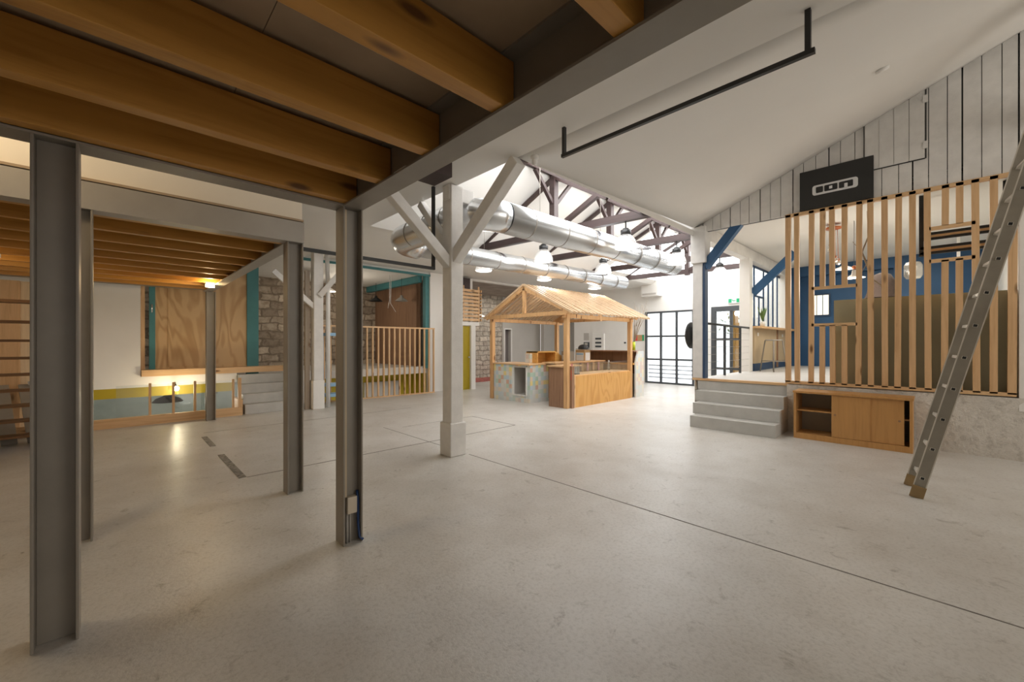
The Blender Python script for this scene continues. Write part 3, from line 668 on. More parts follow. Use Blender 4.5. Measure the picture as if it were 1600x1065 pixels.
# ------------------------------------------------------------ wooden partition on the platform edge
t = thing('slatted_partition', 'tall open partition of pine studs on the platform edge', 'partition', (7.85, 0.5, 0.775))
ST = [1.665, 1.54, 1.36, 1.22, 1.09, 0.95, 0.79, 0.65, 0.5, 0.37, 0.22, 0.07, -0.08, -0.21, -0.36, -0.50, -0.645]
X0, X1 = 7.825, 7.885; ZB, ZT = 0.80, 3.50
for i, y in enumerate(ST):
    w = 0.033 if i not in (0, 16) else 0.036
    lean = 0.012*math.sin(i*1.9)
    def stud(za, zb):
        la = lean*(za-ZB)/2.7; lb = lean*(zb-ZB)/2.7
        MB().prism([(X0, y-w+la, za), (X0, y+w+la, za), (X0, y+w+lb, zb), (X0, y-w+lb, zb)], (X1-X0, 0, 0)).obj('stud', PINE_Z, t)
    if i in (3, 4, 5): stud(ZB, 1.70); stud(2.30, ZT)
    elif i in (12, 13): stud(ZB, 2.52); stud(2.97, ZT)
    else: stud(ZB, ZT)
MB().box(X0, X1, -0.68, 1.70, 0.775, 0.82).obj('rail', PINE_Y, t)
MB().box(X0, X1, -0.68, 1.70, 3.46, 3.51).obj('rail', PINE_Y, t)
for y0, y1, z in ((0.80, 1.35, 1.71), (0.80, 1.35, 2.28), (-0.35, 0.06, 2.52), (-0.35, 0.06, 2.955)):
    MB().box(X0, X1, y0, y1, z-0.022, z+0.022).obj('rail', PINE_Y, t)
tag(box(8.02, 8.05, -0.90, 1.10, 0.772, 2.09).obj('green_board', OLIVE), 'olive green plasterboard standing behind the pine studs', 'board')

# sign
t = thing('logo_sign', 'black rectangular sign with a white logo on the board gable', 'sign', (7.81, 1.06, 3.49))
box(7.80, 7.845, 0.62, 1.50, 3.515, 4.12).obj('panel', paint('sign_black', (0.020, 0.020, 0.019), 0.6, 0.05, 3, 0), t)
def rrect(y0, y1, z0, z1, r, n=5):
    pts = []
    for cy, cz, a in ((y1-r, z1-r, 0), (y0+r, z1-r, PI/2), (y0+r, z0+r, PI), (y1-r, z0+r, 1.5*PI)):
        for k in range(n+1): pts.append((cy + r*math.cos(a+PI/2*k/n), cz + r*math.sin(a+PI/2*k/n)))
    return pts
LY, LZ, LW, LH = 1.335, 3.715, 0.545, 0.152   # left end (largest y), bottom, width, height ; u runs to the right = -y
def lg(u0, u1, v0, v1, r, x, name, mat):
    pts = [(x, p[0], p[1]) for p in rrect(LY-u1*LW, LY-u0*LW, LZ+v0*LH, LZ+v1*LH, r)]
    MB().prism(pts, (-0.006, 0, 0)).obj(name, mat, t)
SB = bpy.data.materials['sign_black']
lg(0, 1, 0, 1, 0.035, 7.80, 'logo_plate', SIGNW)
lg(0.085, 0.245, 0.2, 0.8, 0.012, 7.795, 'letter_i', SB)
lg(0.275, 0.565, 0.2, 0.8, 0.012, 7.795, 'letter_o', SB)
lg(0.385, 0.455, 0.36, 0.64, 0.004, 7.791, 'letter_counter', SIGNW)
lg(0.60, 0.90, 0.2, 0.8, 0.012, 7.795, 'letter_n', SB)
lg(0.715, 0.785, 0.18, 0.58, 0.004, 7.791, 'letter_counter', SIGNW)
# loft hatch in the boards
t = thing('loft_hatch', 'board hatch outlined by dark gaps with small hinges, right of the sign', 'hatch', (7.85, 0.35, 3.9))
m_ = MB(); y = 0.72
for k in range(4):
    y2 = y - 0.155; m_.prism([(7.85, y-0.003, 3.93), (7.85, y2+0.004, 3.93), (7.85, y2+0.004, 4.63 + 0.41*(0.72-y2)*0.98), (7.85, y-0.003, 4.63 + 0.41*(0.72-y)*0.98)], (0.008, 0, 0)); y = y2
m_.obj('boards', OLDWHITE, t)
MB().box(7.848, 7.858, 0.10, 0.73, 3.915, 3.927).box(7.848, 7.858, 0.086, 0.098, 3.92, 4.89).box(7.848, 7.858, 0.724, 0.732, 3.92, 4.6).bar((7.853, 0.73, 4.642), (7.853, 0.09, 4.905), 0.01, 0.008).obj('gap', BLACK, t)
for z in (4.10, 4.72): MB().box(7.838, 7.85, 0.07, 0.12, z-0.05, z+0.05).obj('hinge', OLDWHITE, t)

# low cabinet
t = thing('sideboard', 'low oak cabinet with sliding doors and an open left bay', 'cabinet', (7.58, 0.85, 0))
cx0, cx1, cy0, cy1 = 7.37, 7.80, 0.205, 1.495
m_ = MB(); m_.box(cx0, cx1, cy0, cy0+0.03, 0, 0.70).box(cx0, cx1, cy1-0.03, cy1, 0, 0.70).box(cx0, cx1, cy0+0.03, cy1-0.03, 0, 0.08).box(cx0-0.01, cx1, cy0-0.01, cy1+0.01, 0.68, 0.71)
m_.obj('carcass', OAK, t, 0.002)
box(cx1-0.02, cx1-0.005, cy0+0.03, cy1-0.03, 0.08, 0.68).obj('back_panel', paint('grey_back_panel', (0.36, 0.31, 0.24), 0.7, 0.05, 3, 0), t)
box(cx0+0.05, cx1-0.03, 1.03, cy1-0.03, 0.41, 0.428).obj('shelf', OAK, t); box(cx0+0.06, cx1-0.03, cy0+0.03, 0.33, 0.41, 0.428).obj('shelf', OAK, t)
box(cx0+0.05, cx1-0.03, 0.32, 0.34, 0.08, 0.68).obj('divider', PLYD, t)
for a, b2, dx, ky in ((0.62, 1.04, 0.012, 1.0), (0.285, 0.64, 0.026, 0.33)):
    dd = box(cx0+dx, cx0+dx+0.016, a, b2, 0.085, 0.675).obj('door', OAK, t)
    m_ = MB(); m_.tube([(cx0+dx-0.004, ky, 0.40), (cx0+dx+0.002, ky, 0.40)], 0.014).obj('finger_pull', PLYD, dd)

# ladder leaning to the right
t = thing('ladder', 'aluminium ladder leaning at the right side of the photo', 'ladder', (5.5, 0.15, 0))
LA = Vector((0, -0.225, 0.9744)).normalized(); Lb = Vector((0, 1, 0)).cross(LA)
A0 = Vector((5.31, 0.12, 0.03)); Lx = Vector((1, 0, 0)); Ln = LA.cross(Lx).normalized()
LEN = 4.28
for dx in (0.0, 0.40):
    p = A0 + Lx*dx + Vector((0, 0.052 if dx else 0, 0)); q = p + LA*LEN
    st_ = MB().bar(p, q, 0.006, 0.076, Ln).obj('stile', ALU_SHADE, t)
    m_ = MB()
    for s_ in (-1, 1): m_.bar(p + Ln*0.041*s_ + Lx*0.010, q + Ln*0.041*s_ + Lx*0.010, 0.028, 0.008, Ln)
    m_.obj('stile_edge', ALU, st_)
    MB().bar(p - LA*0.03, p + LA*0.08, 0.035, 0.095, Ln).obj('foot', TAN, t)
for k in range(15):
    c0 = A0 + LA*(0.16 + 0.285*k)
    MB().bar(c0 - Lx*0.008, c0 + Lx*0.405 + Vector((0, 0.052, 0)), 0.03, 0.026, LA).obj('rung', ALU, t)
    MB().bar(c0 - Lx*0.010, c0 - Lx*0.003, 0.024, 0.022, LA).obj('rung_plug', BLACK, t)

# ------------------------------------------------------------ platform room contents
t = thing('bar_counter', 'beige breakfast counter with a wooden top along the room edge', 'counter', (12.6, 3.0, 0.77))
box(10.78, 14.1, 2.96, 3.08, 0.95, 1.78).obj('front_panel', BEIGE, t); box(10.78, 14.1, 2.965, 3.08, 0.772, 0.95).obj('plinth', BLUED, t)
box(10.74, 14.2, 2.80, 3.14, 1.78, 1.83).obj('worktop', PINE_X, t)
box(12.7, 12.76, 2.93, 3.0, 0.80, 1.78).obj('upright', PLYD, t)
for x in (11.05, 13.3): box(x-0.04, x+0.04, 2.95, 2.96, 1.60, 1.68).obj('socket', WHITE, t)
t = thing('bar_stool', 'grey metal stool in front of the beige counter', 'stool', (11.0, 2.62, 0.772))
sc = Vector((11.0, 2.62, 0.772)); H = 0.72
for a in (0.25, 0.25+PI/2, 0.25+PI, 0.25+1.5*PI):
    MB().tube([sc + Vector((math.cos(a)*0.27, math.sin(a)*0.27, 0)), sc + Vector((math.cos(a)*0.17, math.sin(a)*0.17, H))], 0.014, 8).obj('leg', STEEL, t)
P4_ = [sc + Vector((math.cos(0.25+k*PI/2)*0.237, math.sin(0.25+k*PI/2)*0.237, 0.24)) for k in range(5)]
for k in range(4): MB().tube([P4_[k], P4_[k+1]], 0.010, 8).obj('footrest', STEEL, t)
MB().lathe(sc, [(0, H-0.005), (0.17, H-0.005), (0.175, H+0.01), (0.17, H+0.022), (0, H+0.022)]).obj('seat', STEEL_L, t)
# steel glazed grid on the counter
t = thing('glazed_grid_screen', 'navy framed glazed screen of narrow bars above the counter', 'screen', (12.5, 3.12, 1.83))
yg0, yg1 = 3.15, 3.18
m_ = MB(); m_.box(10.76, 14.4, yg0, yg1, 3.32, 3.37).box(10.76, 10.82, yg0, yg1, 1.83, 3.32).box(14.34, 14.4, yg0, yg1, 1.83, 3.32).box(10.82, 14.34, yg0, yg1, 1.835, 1.87); m_.obj('frame', BLUED, t)
for k, x in enumerate((11.15, 11.5, 11.9, 12.3, 12.75, 13.2, 13.65, 14.0)):
    z1 = 2.62 if k == 2 else 3.32
    MB().box(x-0.02, x+0.02, yg0, yg1, 1.87, z1).obj('bar', BLUED, t)
MB().box(11.5, 12.3, yg0, yg1, 2.6, 2.64).obj('bar', BLUED, t)
box(10.82, 14.34, yg0+0.01, yg0+0.014, 1.87, 3.32).obj('pane', GLASS, t)
t = thing('potted_plant', 'small leafy pot plant on the counter by the grid screen', 'plant', (11.2, 2.9, 1.83))
MB().lathe((11.2, 2.9, 1.83), [(0, 0.0), (0.05, 0), (0.065, 0.12), (0.055, 0.12), (0, 0.10)]).obj('pot', WHITE, t)
m_ = MB()
for i in range(60):
    a = random.uniform(0, 2*PI); l = random.uniform(0.15, 0.4); p = Vector((11.2, 2.9, 1.94)); q = p + Vector((math.cos(a)*l*.45, math.sin(a)*l*.3, l)); s_ = Vector((-math.sin(a), math.cos(a), 0))*0.018
    m_.face([p, (p+q)/2 + s_, q, (p+q)/2 - s_])
m_.obj('leaves', LEAF, t)
# hanging lamps in the platform room
def saucer(x, y, z, label, r=0.2):
    t = thing('saucer_lamp', label, 'pendant lamp', (x, y, z), 'white saucer lamps in the blue room')
    MB().lathe((x, y, z), [(r, 0), (r*0.5, 0.035), (0.04, 0.06), (0.03, 0.14), (0.0, 0.15)], 28).lathe((x, y, z), [(r, 0), (r*0.5, 0.03), (0, 0.03)], 28).obj('shade', WHITE, t)
    MB().tube([(x, y, z+0.15), (x, y, 3.63)], 0.004, 6).obj('cord', BLACK, t)
    MB().ball((x, y, z+0.19), 0.035).obj('holder', ORANGE, t)
saucer(9.85, 1.20, 2.82, 'white saucer lamp hanging higher, left of the dry branch', 0.17); saucer(9.55, 1.02, 2.60, 'white saucer lamp hanging lower, beside the dry branch', 0.16)
t = thing('bulb_cluster_lamp', 'copper pendant with dangling bulbs on an orange ceiling rose', 'pendant lamp', (9.6, 1.32, 2.9))
MB().lathe((9.6, 1.32, 3.55), [(0, 0), (0.12, 0), (0.12, 0.03), (0, 0.03)]).obj('ceiling_rose', ORANGE, t)
for k, (dx, dy, l) in enumerate(((-.05, 0.03, .35), (0.0, -0.02, .55), (.05, .03, .25), (.03, -.05, .6))):
    MB().tube([(9.6+dx, 1.32+dy, 3.55), (9.6+dx*1.3, 1.32+dy*1.3, 3.55-l)], 0.004, 6).obj('cord', ORANGE, t)
    bb = MB().ball((9.6+dx*1.3, 1.32+dy*1.3, 3.52-l), 0.045, 12).obj('bulb', AMBER, t)
    MB().tube([(9.6+dx*1.3, 1.32+dy*1.3, 3.55-l), (9.6+dx*1.3, 1.32+dy*1.3, 3.60-l)], 0.02, 10).obj('socket', ORANGE, bb)
tag(MB().tube([(9.0, 0.78, 3.2), (9.0, 0.86, 2.95), (9.0, 0.80, 2.75), (9.05, 0.74, 2.5), (9.05, 0.6, 2.35)], [0.010, 0.014, 0.017, 0.014, 0.008], 6)
    .tube([(9.0, 0.86, 2.95), (9.0, 0.98, 3.15)], 0.005, 6).tube([(9.0, 0.80, 2.75), (9.0, 0.90, 2.55)], 0.006, 6).tube([(9.0, 0.78, 3.2), (9.0, 0.8, 3.63)], 0.002, 5).obj('dry_branch', TWIG), 'crooked dry branch hanging behind the pine studs', 'branch')
t = thing('mesh_lamp', 'brown woven bell-shaped pendant shade in the blue room', 'pendant lamp', (10.6, 0.72, 2.3))
MB().lathe((10.6, 0.72, 2.3), [(0.26, 0), (0.22, 0.12), (0.20, 0.30), (0.13, 0.44), (0.04, 0.48)], 24).obj('shade', WICK, t)
MB().tube([(10.6, 0.72, 2.78), (10.6, 0.72, 3.63)], 0.004, 6).obj('cord', BLACK, t)
t = thing('glass_lantern', 'ribbed smoked glass lantern hanging in the blue room', 'pendant lamp', (10.6, 0.29, 2.35))
MB().lathe((10.6, 0.29, 2.62), [(0.0, 0), (0.10, 0.0), (0.13, 0.06), (0.13, 0.24), (0.10, 0.30), (0.03, 0.31)], 16).obj('shade', AMBER, t)
MB().tube([(10.6, 0.29, 2.93), (10.6, 0.29, 3.63)], 0.004, 6).obj('cord', BLACK, t)
t = thing('hanging_rack', 'black hanging rack of paired rails under the platform ceiling', 'rack', (8.9, 0.0, 2.7))
for y in (0.15, -0.66): MB().box(8.66, 8.70, y-0.025, y+0.025, 2.72 if y > 0 else 2.9, 3.63).obj('hanger', BLACK, t)
for x in (8.66, 8.95):
    for z in (2.76, 2.84, 3.02, 3.10):
        if (x > 8.9) == (z > 2.9): MB().box(x, x+0.04, -0.70, 0.16, z-0.018, z+0.018).obj('rail', BLACK, t)
    for z in (2.80, 3.06):
        if (x > 8.9) == (z > 2.9): MB().box(x+0.01, x+0.03, -0.70, 0.16, z-0.018, z+0.018).obj('slat', PINE_Y, t)
MB().box(8.95, 8.99, 0.11, 0.16, 3.0, 3.63).obj('hanger', BLACK, t)
tag(box(12.4, 12.45, -0.35, -0.30, 0.772, 3.63).obj('white_upright', WHITE), 'slim white upright in the blue room behind the ladder side', 'upright')

# ------------------------------------------------------------ kiosk canopy
t = thing('kiosk_canopy', 'timber kiosk canopy with a gabled roof of laths', 'kiosk', (8.4, 6.8, 0))
KP = [(7.05, 8.02), (7.1, 5.62), (9.77, 5.62), (9.65, 8.02)]
for x, y in KP: box(x-0.05, x+0.05, y-0.05, y+0.05, 0, 2.08).obj('post', KIOSK, t, 0.004)
KR, KZ, KE = 6.80, 2.80, 2.10
for x in (6.98, 9.72):
    MB().bar((x, 5.50, 2.09), (x, 8.10, 2.09), 0.05, 0.09).obj('tie_beam', KIOSK, t)
    MB().bar((x, KR, KZ-0.06), (x, 5.38, KE-0.03), 0.06, 0.09).obj('rafter', KIOSK, t)
    MB().bar((x, KR, KZ-0.06), (x, 8.18, KE-0.03), 0.06, 0.09).obj('rafter', KIOSK, t)
    box(x-0.03, x+0.03, KR-0.04, KR+0.04, 2.12, 2.72).obj('king_post', KIOSK, t)
MB().bar((6.95, KR, KZ-0.03), (10.3, KR, KZ-0.03), 0.05, 0.07).obj('ridge_beam', KIOSK, t)
for y in (5.62, 8.02): MB().bar((6.98, y, 2.03), (9.9, y, 2.03), 0.05, 0.09).obj('edge_beam', KIOSK, t)
MB().box(8.35, 8.42, 5.59, 5.65, 1.96, 2.22).obj('hanging_block', PINE_Z, t)
n = 25
for k in range(n):
    x = 6.96 + 3.34*k/(n-1)
    for s_ in (-1, 1):
        e = KR + s_*1.46
        MB().bar((x, KR + s_*0.01, KZ+0.015), (x, e, KE - 0.02 + 0.006*math.sin(k*3.7)), 0.050, 0.045).obj('roof_lath', SLATM, t)

# kiosk counters
t = thing('patchwork_counter', 'kiosk counter clad in pastel patchwork squares with a niche', 'counter', (7.35, 7.3, 0))
m_ = MB()
m_.box(7.02, 7.06, 7.28, 7.93, 0, 0.90).box(7.06, 7.10, 6.72, 6.80, 0, 0.90).box(7.05, 7.09, 6.80, 7.28, 0, 0.17).box(7.05, 7.09, 6.80, 7.28, 0.86, 0.90)
m_.box(7.06, 7.72, 6.68, 6.72, 0, 0.90).box(7.06, 7.72, 7.89, 7.93, 0, 0.9)
m_.obj('patchwork_panel', PATCH, t)
m_ = MB(); m_.box(7.035, 7.10, 6.78, 6.81, 0.17, 0.86).box(7.035, 7.10, 7.26, 7.29, 0.17, 0.86).box(7.035, 7.10, 6.81, 7.26, 0.15, 0.18).box(7.035, 7.10, 6.81, 7.26, 0.84, 0.87); m_.obj('niche_frame', WHITE, t)
MB().box(7.45, 7.47, 6.81, 7.26, 0.17, 0.86).box(7.10, 7.45, 6.79, 6.81, 0.15, 0.88).box(7.10, 7.45, 7.26, 7.28, 0.15, 0.88).box(7.10, 7.47, 6.81, 7.26, 0.15, 0.17).box(7.10, 7.47, 6.81, 7.26, 0.86, 0.88).obj('niche_lining', GREYW, t)
box(7.0, 7.75, 6.66, 7.96, 0.90, 0.93).obj('worktop', PINE_Y, t)
box(7.72, 8.15, 6.72, 6.76, 0.06, 0.90).obj('side_panel', PLY, t)
t = thing('display_hood', 'open orange wooden display hood on the patchwork counter', 'display box', (7.9, 7.0, 0.93))
MB().box(7.52, 7.60, 7.12, 7.30, 0.932, 1.17).obj('patchwork_end', PATCH, t)
m_ = MB(); m_.box(7.60, 8.55, 7.30, 7.33, 0.932, 1.22).box(7.60, 8.3, 6.95, 7.30, 1.19, 1.22).box(7.60, 7.63, 6.95, 7.30, 0.932, 1.22); m_.obj('box', PLY, t)
MB().prism([(8.3, 6.95, 1.22), (8.9, 6.95, 0.932), (8.3, 6.95, 0.932)], (0, 0.35, 0)).obj('sloped_end', PLY, t)
box(7.5, 9.0, 6.9, 7.4, 0.90, 0.931).obj('shelf', PLY, t)
box(8.2, 8.9, 6.85, 6.88, 0.0, 0.90).obj('front', PLY, t)
t = thing('plywood_counter', 'dark weathered plywood counter end beside the front kiosk post', 'counter', (7.2, 5.85, 0))
m_ = MB(); m_.box(7.06, 7.10, 5.68, 6.1, 0.0, 0.90).box(7.10, 7.75, 6.07, 6.1, 0, 0.9).box(7.16, 7.24, 5.52, 5.60, 0, 0.92); m_.obj('panel', PLYD, t)
box(7.02, 7.75, 5.68, 6.12, 0.90, 0.93).obj('worktop', PINE_Y, t)
t = thing('plywood_bench', 'long low varnished plywood counter between the front kiosk posts', 'counter', (8.4, 5.75, 0))
box(7.30, 9.66, 5.54, 5.58, 0.0, 0.70).obj('front_panel', SWIRL2, t); box(7.26, 7.30, 5.53, 5.95, 0, 0.72).obj('end_panel', PINE_Z, t)
box(7.30, 9.66, 5.58, 6.10, 0.68, 0.72).obj('worktop', PINE_X, t)
t = thing('glass_guard', 'clear glass guard standing on the low plywood counter', 'glass guard', (8.4, 5.6, 0.72))
MB().box(7.32, 9.6, 5.60, 5.608, 0.722, 0.98).obj('pane', GLASS, t)
t = thing('back_shelf', 'inner plywood shelf with dividers behind the glass guard', 'shelf', (8.6, 7.0, 0))
box(7.7, 9.7, 6.40, 6.44, 0.0, 0.93).obj('front_panel', PLYB, t); box(7.6, 9.75, 6.36, 6.8, 0.93, 0.96).obj('shelf_top', PINE_X, t)
for x, m2 in ((8.6, PLYD), (8.9, PINK), (9.15, PINE_Z), (9.4, PINK)): box(x-0.03, x+0.03, 6.34, 6.36, 0.70, 0.92).obj('divider', m2, t)
t = thing('tall_counter', 'pale faded patchwork counter end at the right kiosk post', 'counter', (10.0, 6.0, 0))
m_ = MB(); m_.prism([(10.10, 5.50, 0), (9.86, 5.50, 0), (9.86, 5.50, 0.92), (9.98, 5.50, 1.22), (10.28, 5.50, 1.22), (10.28, 5.50, 0)], (0, 0.04, 0)).box(10.24, 10.28, 5.54, 7.2, 0, 1.22)
m_.obj('patchwork_panel', PATCHP, t)
m_ = MB(); m_.box(9.86, 10.24, 5.54, 7.15, 1.20, 1.23).box(10.18, 10.23, 5.54, 7.15, 0.6, 1.2).box(9.80, 10.24, 7.12, 7.15, 0.6, 1.23); m_.obj('hood', PLYD, t)
box(9.80, 10.20, 5.54, 7.12, 0.86, 0.90).obj('worktop', PLY, t)
box(9.84, 9.87, 5.68, 7.12, 0.0, 0.86).obj('inner_panel', PLYB, t)

# items on and around the kiosk
t = thing('branch_vase', 'lime green vase holding tall bare branches', 'vase', (10.14, 5.72, 1.235))
MB().lathe((10.14, 5.72, 1.235), [(0, 0), (0.045, 0), (0.045, 0.23), (0.04, 0.23), (0.03, 0.02), (0, 0.02)]).obj('vase', LIME, t)
for k in range(8):
    a = k*0.9; p = Vector((10.14, 5.72, 1.4)); h = 0.86 + 0.08*(k % 3)
    q1 = p + Vector((0.16 + 0.06*math.cos(a), 0.07*math.sin(a), h*0.5)); q2 = p + Vector((0.38 + 0.14*math.cos(a), 0.16*math.sin(a), h)); q3 = q2 + Vector((0.02, 0.03*math.sin(k), 0.18))
    MB().tube([p, q1, q2, q3], [0.008, 0.007, 0.005, 0.003], 6).tube([q1, q1 + Vector((0.10, -0.08*math.cos(a), 0.3))], [0.005, 0.002], 5).obj('branch', TWIG, t)
t = thing('cycle_helmet', 'black helmet resting on a cardboard box', 'helmet', (9.2, 6.6, 1.27))
m_ = MB().ball((9.05, 6.6, 1.30), 0.13, 16, (1, 1.15, 0.75)); 
for v in m_.bm.verts:
    if v.co.z < 1.262: v.co.z = 1.262
m_.obj('shell', BLACK, t); MB().bar((9.0, 6.45, 1.275), (9.1, 6.75, 1.275), 0.27, 0.012).obj('rim', DGREY, t)
t = thing('product_carton', 'white and blue carton under the black helmet', 'box', (9.05, 6.6, 0.962))
box(8.92, 9.18, 6.46, 6.76, 0.962, 1.255).obj('carton', CARD, t, 0.003)
box(8.912, 8.92, 6.49, 6.73, 0.97, 1.18).obj('label_panel', SIGNW, t); box(8.906, 8.912, 6.50, 6.72, 1.12, 1.16).obj('blue_band', BLUEL, t)
box(8.95, 9.15, 6.452, 6.46, 0.97, 1.18).obj('label_panel', SIGNW, t)
t = thing('grey_carton', 'dark grey carton left of the blue and white one', 'box', (8.6, 6.72, 0.962))
box(8.45, 8.68, 6.62, 6.86, 0.962, 1.22).obj('carton', STEEL, t); box(8.44, 8.45, 6.65, 6.83, 1.0, 1.12).obj('label_panel', GREYW, t)
tag(MB().lathe((9.35, 6.0, 0.722), [(0, 0), (0.03, 0), (0.035, 0.1), (0.03, 0.2), (0.02, 0.26), (0, 0.26)]).obj('bottle', AMBER), 'small smoked glass bottle on the low plywood counter', 'bottle')
t = thing('card_stand', 'metal card stand on the left end of the low plywood counter', 'stand', (7.55, 5.75, 0.722))
box(7.42, 7.70, 5.72, 5.73, 0.722, 0.93).obj('panel', STEEL_L, t); box(7.45, 7.6, 5.64, 5.76, 0.722, 0.74).obj('foot', BLACK, t); box(7.56, 7.57, 5.715, 5.72, 0.73, 0.93).obj('strip', SIGNW, t)
t = thing('lanyard_bundle', 'red and white lanyards hanging on the front kiosk post', 'lanyard', (7.2, 5.55, 0.72))
for k, m2 in enumerate((REDP, SIGNW, REDP)): MB().bar((7.16+0.02*k, 5.545, 0.62+0.06*k), (7.165+0.02*k, 5.545, 0.98), 0.014, 0.006).obj('strap', m2, t)

# back wall fittings
t = thing('fuse_cabinet', 'white fuse cabinet with open panel on the back wall', 'fuse box', (13.88, 9.4, 1.15))
box(13.84, 13.9, 9.1, 9.66, 1.15, 1.82).obj('cabinet', WHITE, t, 0.004)
for z in (1.58, 1.42, 1.27): box(13.83, 13.84, 9.22, 9.5, z, z+0.07).obj('breaker_row', DGREY, t)
t = thing('wall_intercom', 'dark control box on the wall left of the fuse cabinet', 'control box', (13.88, 9.95, 1.2))
box(13.85, 13.9, 9.83, 10.08, 1.25, 1.48).obj('body', DGREY, t); box(13.84, 13.85, 9.88, 10.03, 1.36, 1.45).obj('display', GREYW, t)
tag(box(13.885, 13.9, 9.85, 10.1, 1.55, 1.85).obj('notice', GREYW), 'pale notice above the dark control box', 'notice')
t = thing('safety_notice', 'small red, white and green safety notice beside the frosted grid door', 'notice', (13.89, 7.6, 1.55))
box(13.885, 13.9, 7.42, 7.80, 1.52, 1.74).obj('plate', CARD, t); box(13.878, 13.885, 7.68, 7.80, 1.52, 1.74).obj('red_field', REDP, t); box(13.878, 13.885, 7.42, 7.48, 1.52, 1.74).obj('green_field', GREEN, t)
t = thing('exit_sign', 'green and white exit sign above the black framed door', 'sign', (13.88, 4.35, 2.68))
box(13.85, 13.9, 4.15, 4.55, 2.68, 2.84).obj('plate', SIGNW, t)
m_ = MB(); m_.box(13.843, 13.85, 4.17, 4.30, 2.70, 2.82).box(13.843, 13.85, 4.44, 4.53, 2.70, 2.82).bar((13.846, 4.32, 2.76), (13.846, 4.38, 2.76), 0.006, 0.02).bar((13.846, 4.38, 2.74), (13.846, 4.43, 2.80), 0.006, 0.02)
m_.obj('pictogram', GREEN, t)
for y in (8.2, 8.0): tag(box(13.89, 13.9, y-0.04, y+0.04, 1.42, 1.48).obj('wall_socket', DGREY), 'dark wall socket right of the fuse cabinet, one of a pair', 'socket', 'pair of sockets on the back wall')
t = thing('wall_heater', 'white box unit high on the back wall under the near duct end', 'unit', (13.6, 6.9, 2.9))
box(13.55, 13.9, 6.72, 7.35, 3.1, 3.6).obj('casing', WHITE, t); box(13.54, 13.55, 6.78, 7.3, 3.14, 3.2).obj('louvre', GREYW, t)
t = thing('hanging_bag', 'round black bag hanging on the far side of the stair-head post', 'bag', (8.1, 3.28, 1.2))
MB().ball((8.02, 3.30, 1.58), 0.26, 16, (0.9, 0.28, 1.0)).obj('body', BLACK, t); MB().tube([(8.02, 3.25, 1.8), (8.0, 3.21, 2.0)], 0.01, 6).obj('strap', BLACK, t)

# ------------------------------------------------------------ far wall: railing, rack, timber, screen
t = thing('slat_railing', 'pine slat railing in front of the teal framed opening', 'railing', (5.1, 10.2, 0))
n = 22; P0, P1 = Vector((3.45, 10.26, 0)), Vector((6.62, 10.12, 0))
for k in range(n):
    p = P0.lerp(P1, k/(n-1)); box(p.x-0.019, p.x+0.019, p.y-0.022, p.y+0.022, 0.03, 1.84).obj('slat', PINE_Z, t)
MB().bar(P0 + Vector((-0.03, 0, 1.85)), P1 + Vector((0.03, 0, 1.85)), 0.05, 0.04).obj('rail', PINE_X, t)
MB().bar(P0 + Vector((-0.03, 0, 0.015)), P1 + Vector((0.03, 0, 0.015)), 0.05, 0.03).obj('rail', PINE_X, t)
t = thing('blue_rack', 'pale blue metal rack beside the white downpipe', 'rack', (3.8, 9.9, 0))
for z in (0.18, 0.42, 1.60): box(3.5, 4.1, 9.75, 10.05, z, z+0.07).obj('shelf', BLUEL, t)
for x, y in ((3.5, 9.75), (4.08, 9.75), (3.5, 10.03), (4.08, 10.03)): box(x, x+0.02, y, y+0.02, 0, 1.67).obj('upright', BLUEL, t)
t = thing('teal_portal', 'teal painted timber frame around the raised opening', 'frame', (4.4, 10.5, 0.75))
MB().box(2.08, 2.30, 10.56, 10.7, 0.72, 3.42).obj('post', TEAL, t); MB().box(6.50, 6.64, 10.36, 10.50, 0.70, 3.42).obj('post', TEAL, t)
MB().box(2.9, 6.64, 10.30, 10.36, 3.38, 3.44).obj('lintel', TEAL, t)
MB().box(2.12, 2.30, 10.7, 13.98, 3.2, 3.41).obj('ceiling_beam', TEAL, t); MB().box(6.36, 6.5, 10.56, 13.98, 3.22, 3.41).obj('ceiling_beam', TEAL, t)
t = thing('plywood_wall_panel', 'large swirly grained plywood panel filling the left of the raised opening', 'panel', (1.3, 10.6, 0.9))
box(0.55, 2.08, 10.60, 10.63, 0.92, 3.40).obj('sheet', SWIRL, t); box(0.74, 1.62, 10.585, 10.60, 0.96, 3.36).obj('sheet', SWIRL, t)
tag(box(0.34, 3.0, 10.30, 10.60, 0.80, 0.92).obj('window_sill', PINE_X), 'long thick pine sill under the plywood panel', 'sill')
t = thing('teal_door_leaf', 'half open teal door leaf at the left edge of the plywood panel', 'door leaf', (0.45, 10.8, 0.9))
box(0.46, 0.55, 10.56, 10.66, 0.92, 3.4).obj('leaf', TEAL, t); box(0.34, 0.40, 10.58, 10.64, 0.92, 3.4).obj('jamb', PINE_Z, t)
MB().tube([(0.50, 10.53, 2.02), (0.50, 10.53, 2.18)], 0.012).obj('handle', GALV, t)
t = thing('stair_flight', 'wide grey concrete steps rising to the plywood sill', 'stairs', (2.4, 9.9, 0))
for i in range(4): box(1.86, 2.93, 9.62+0.2*i, 10.34, 0.19*i, 0.19*(i+1)).obj('step', CONC, t, 0.004)
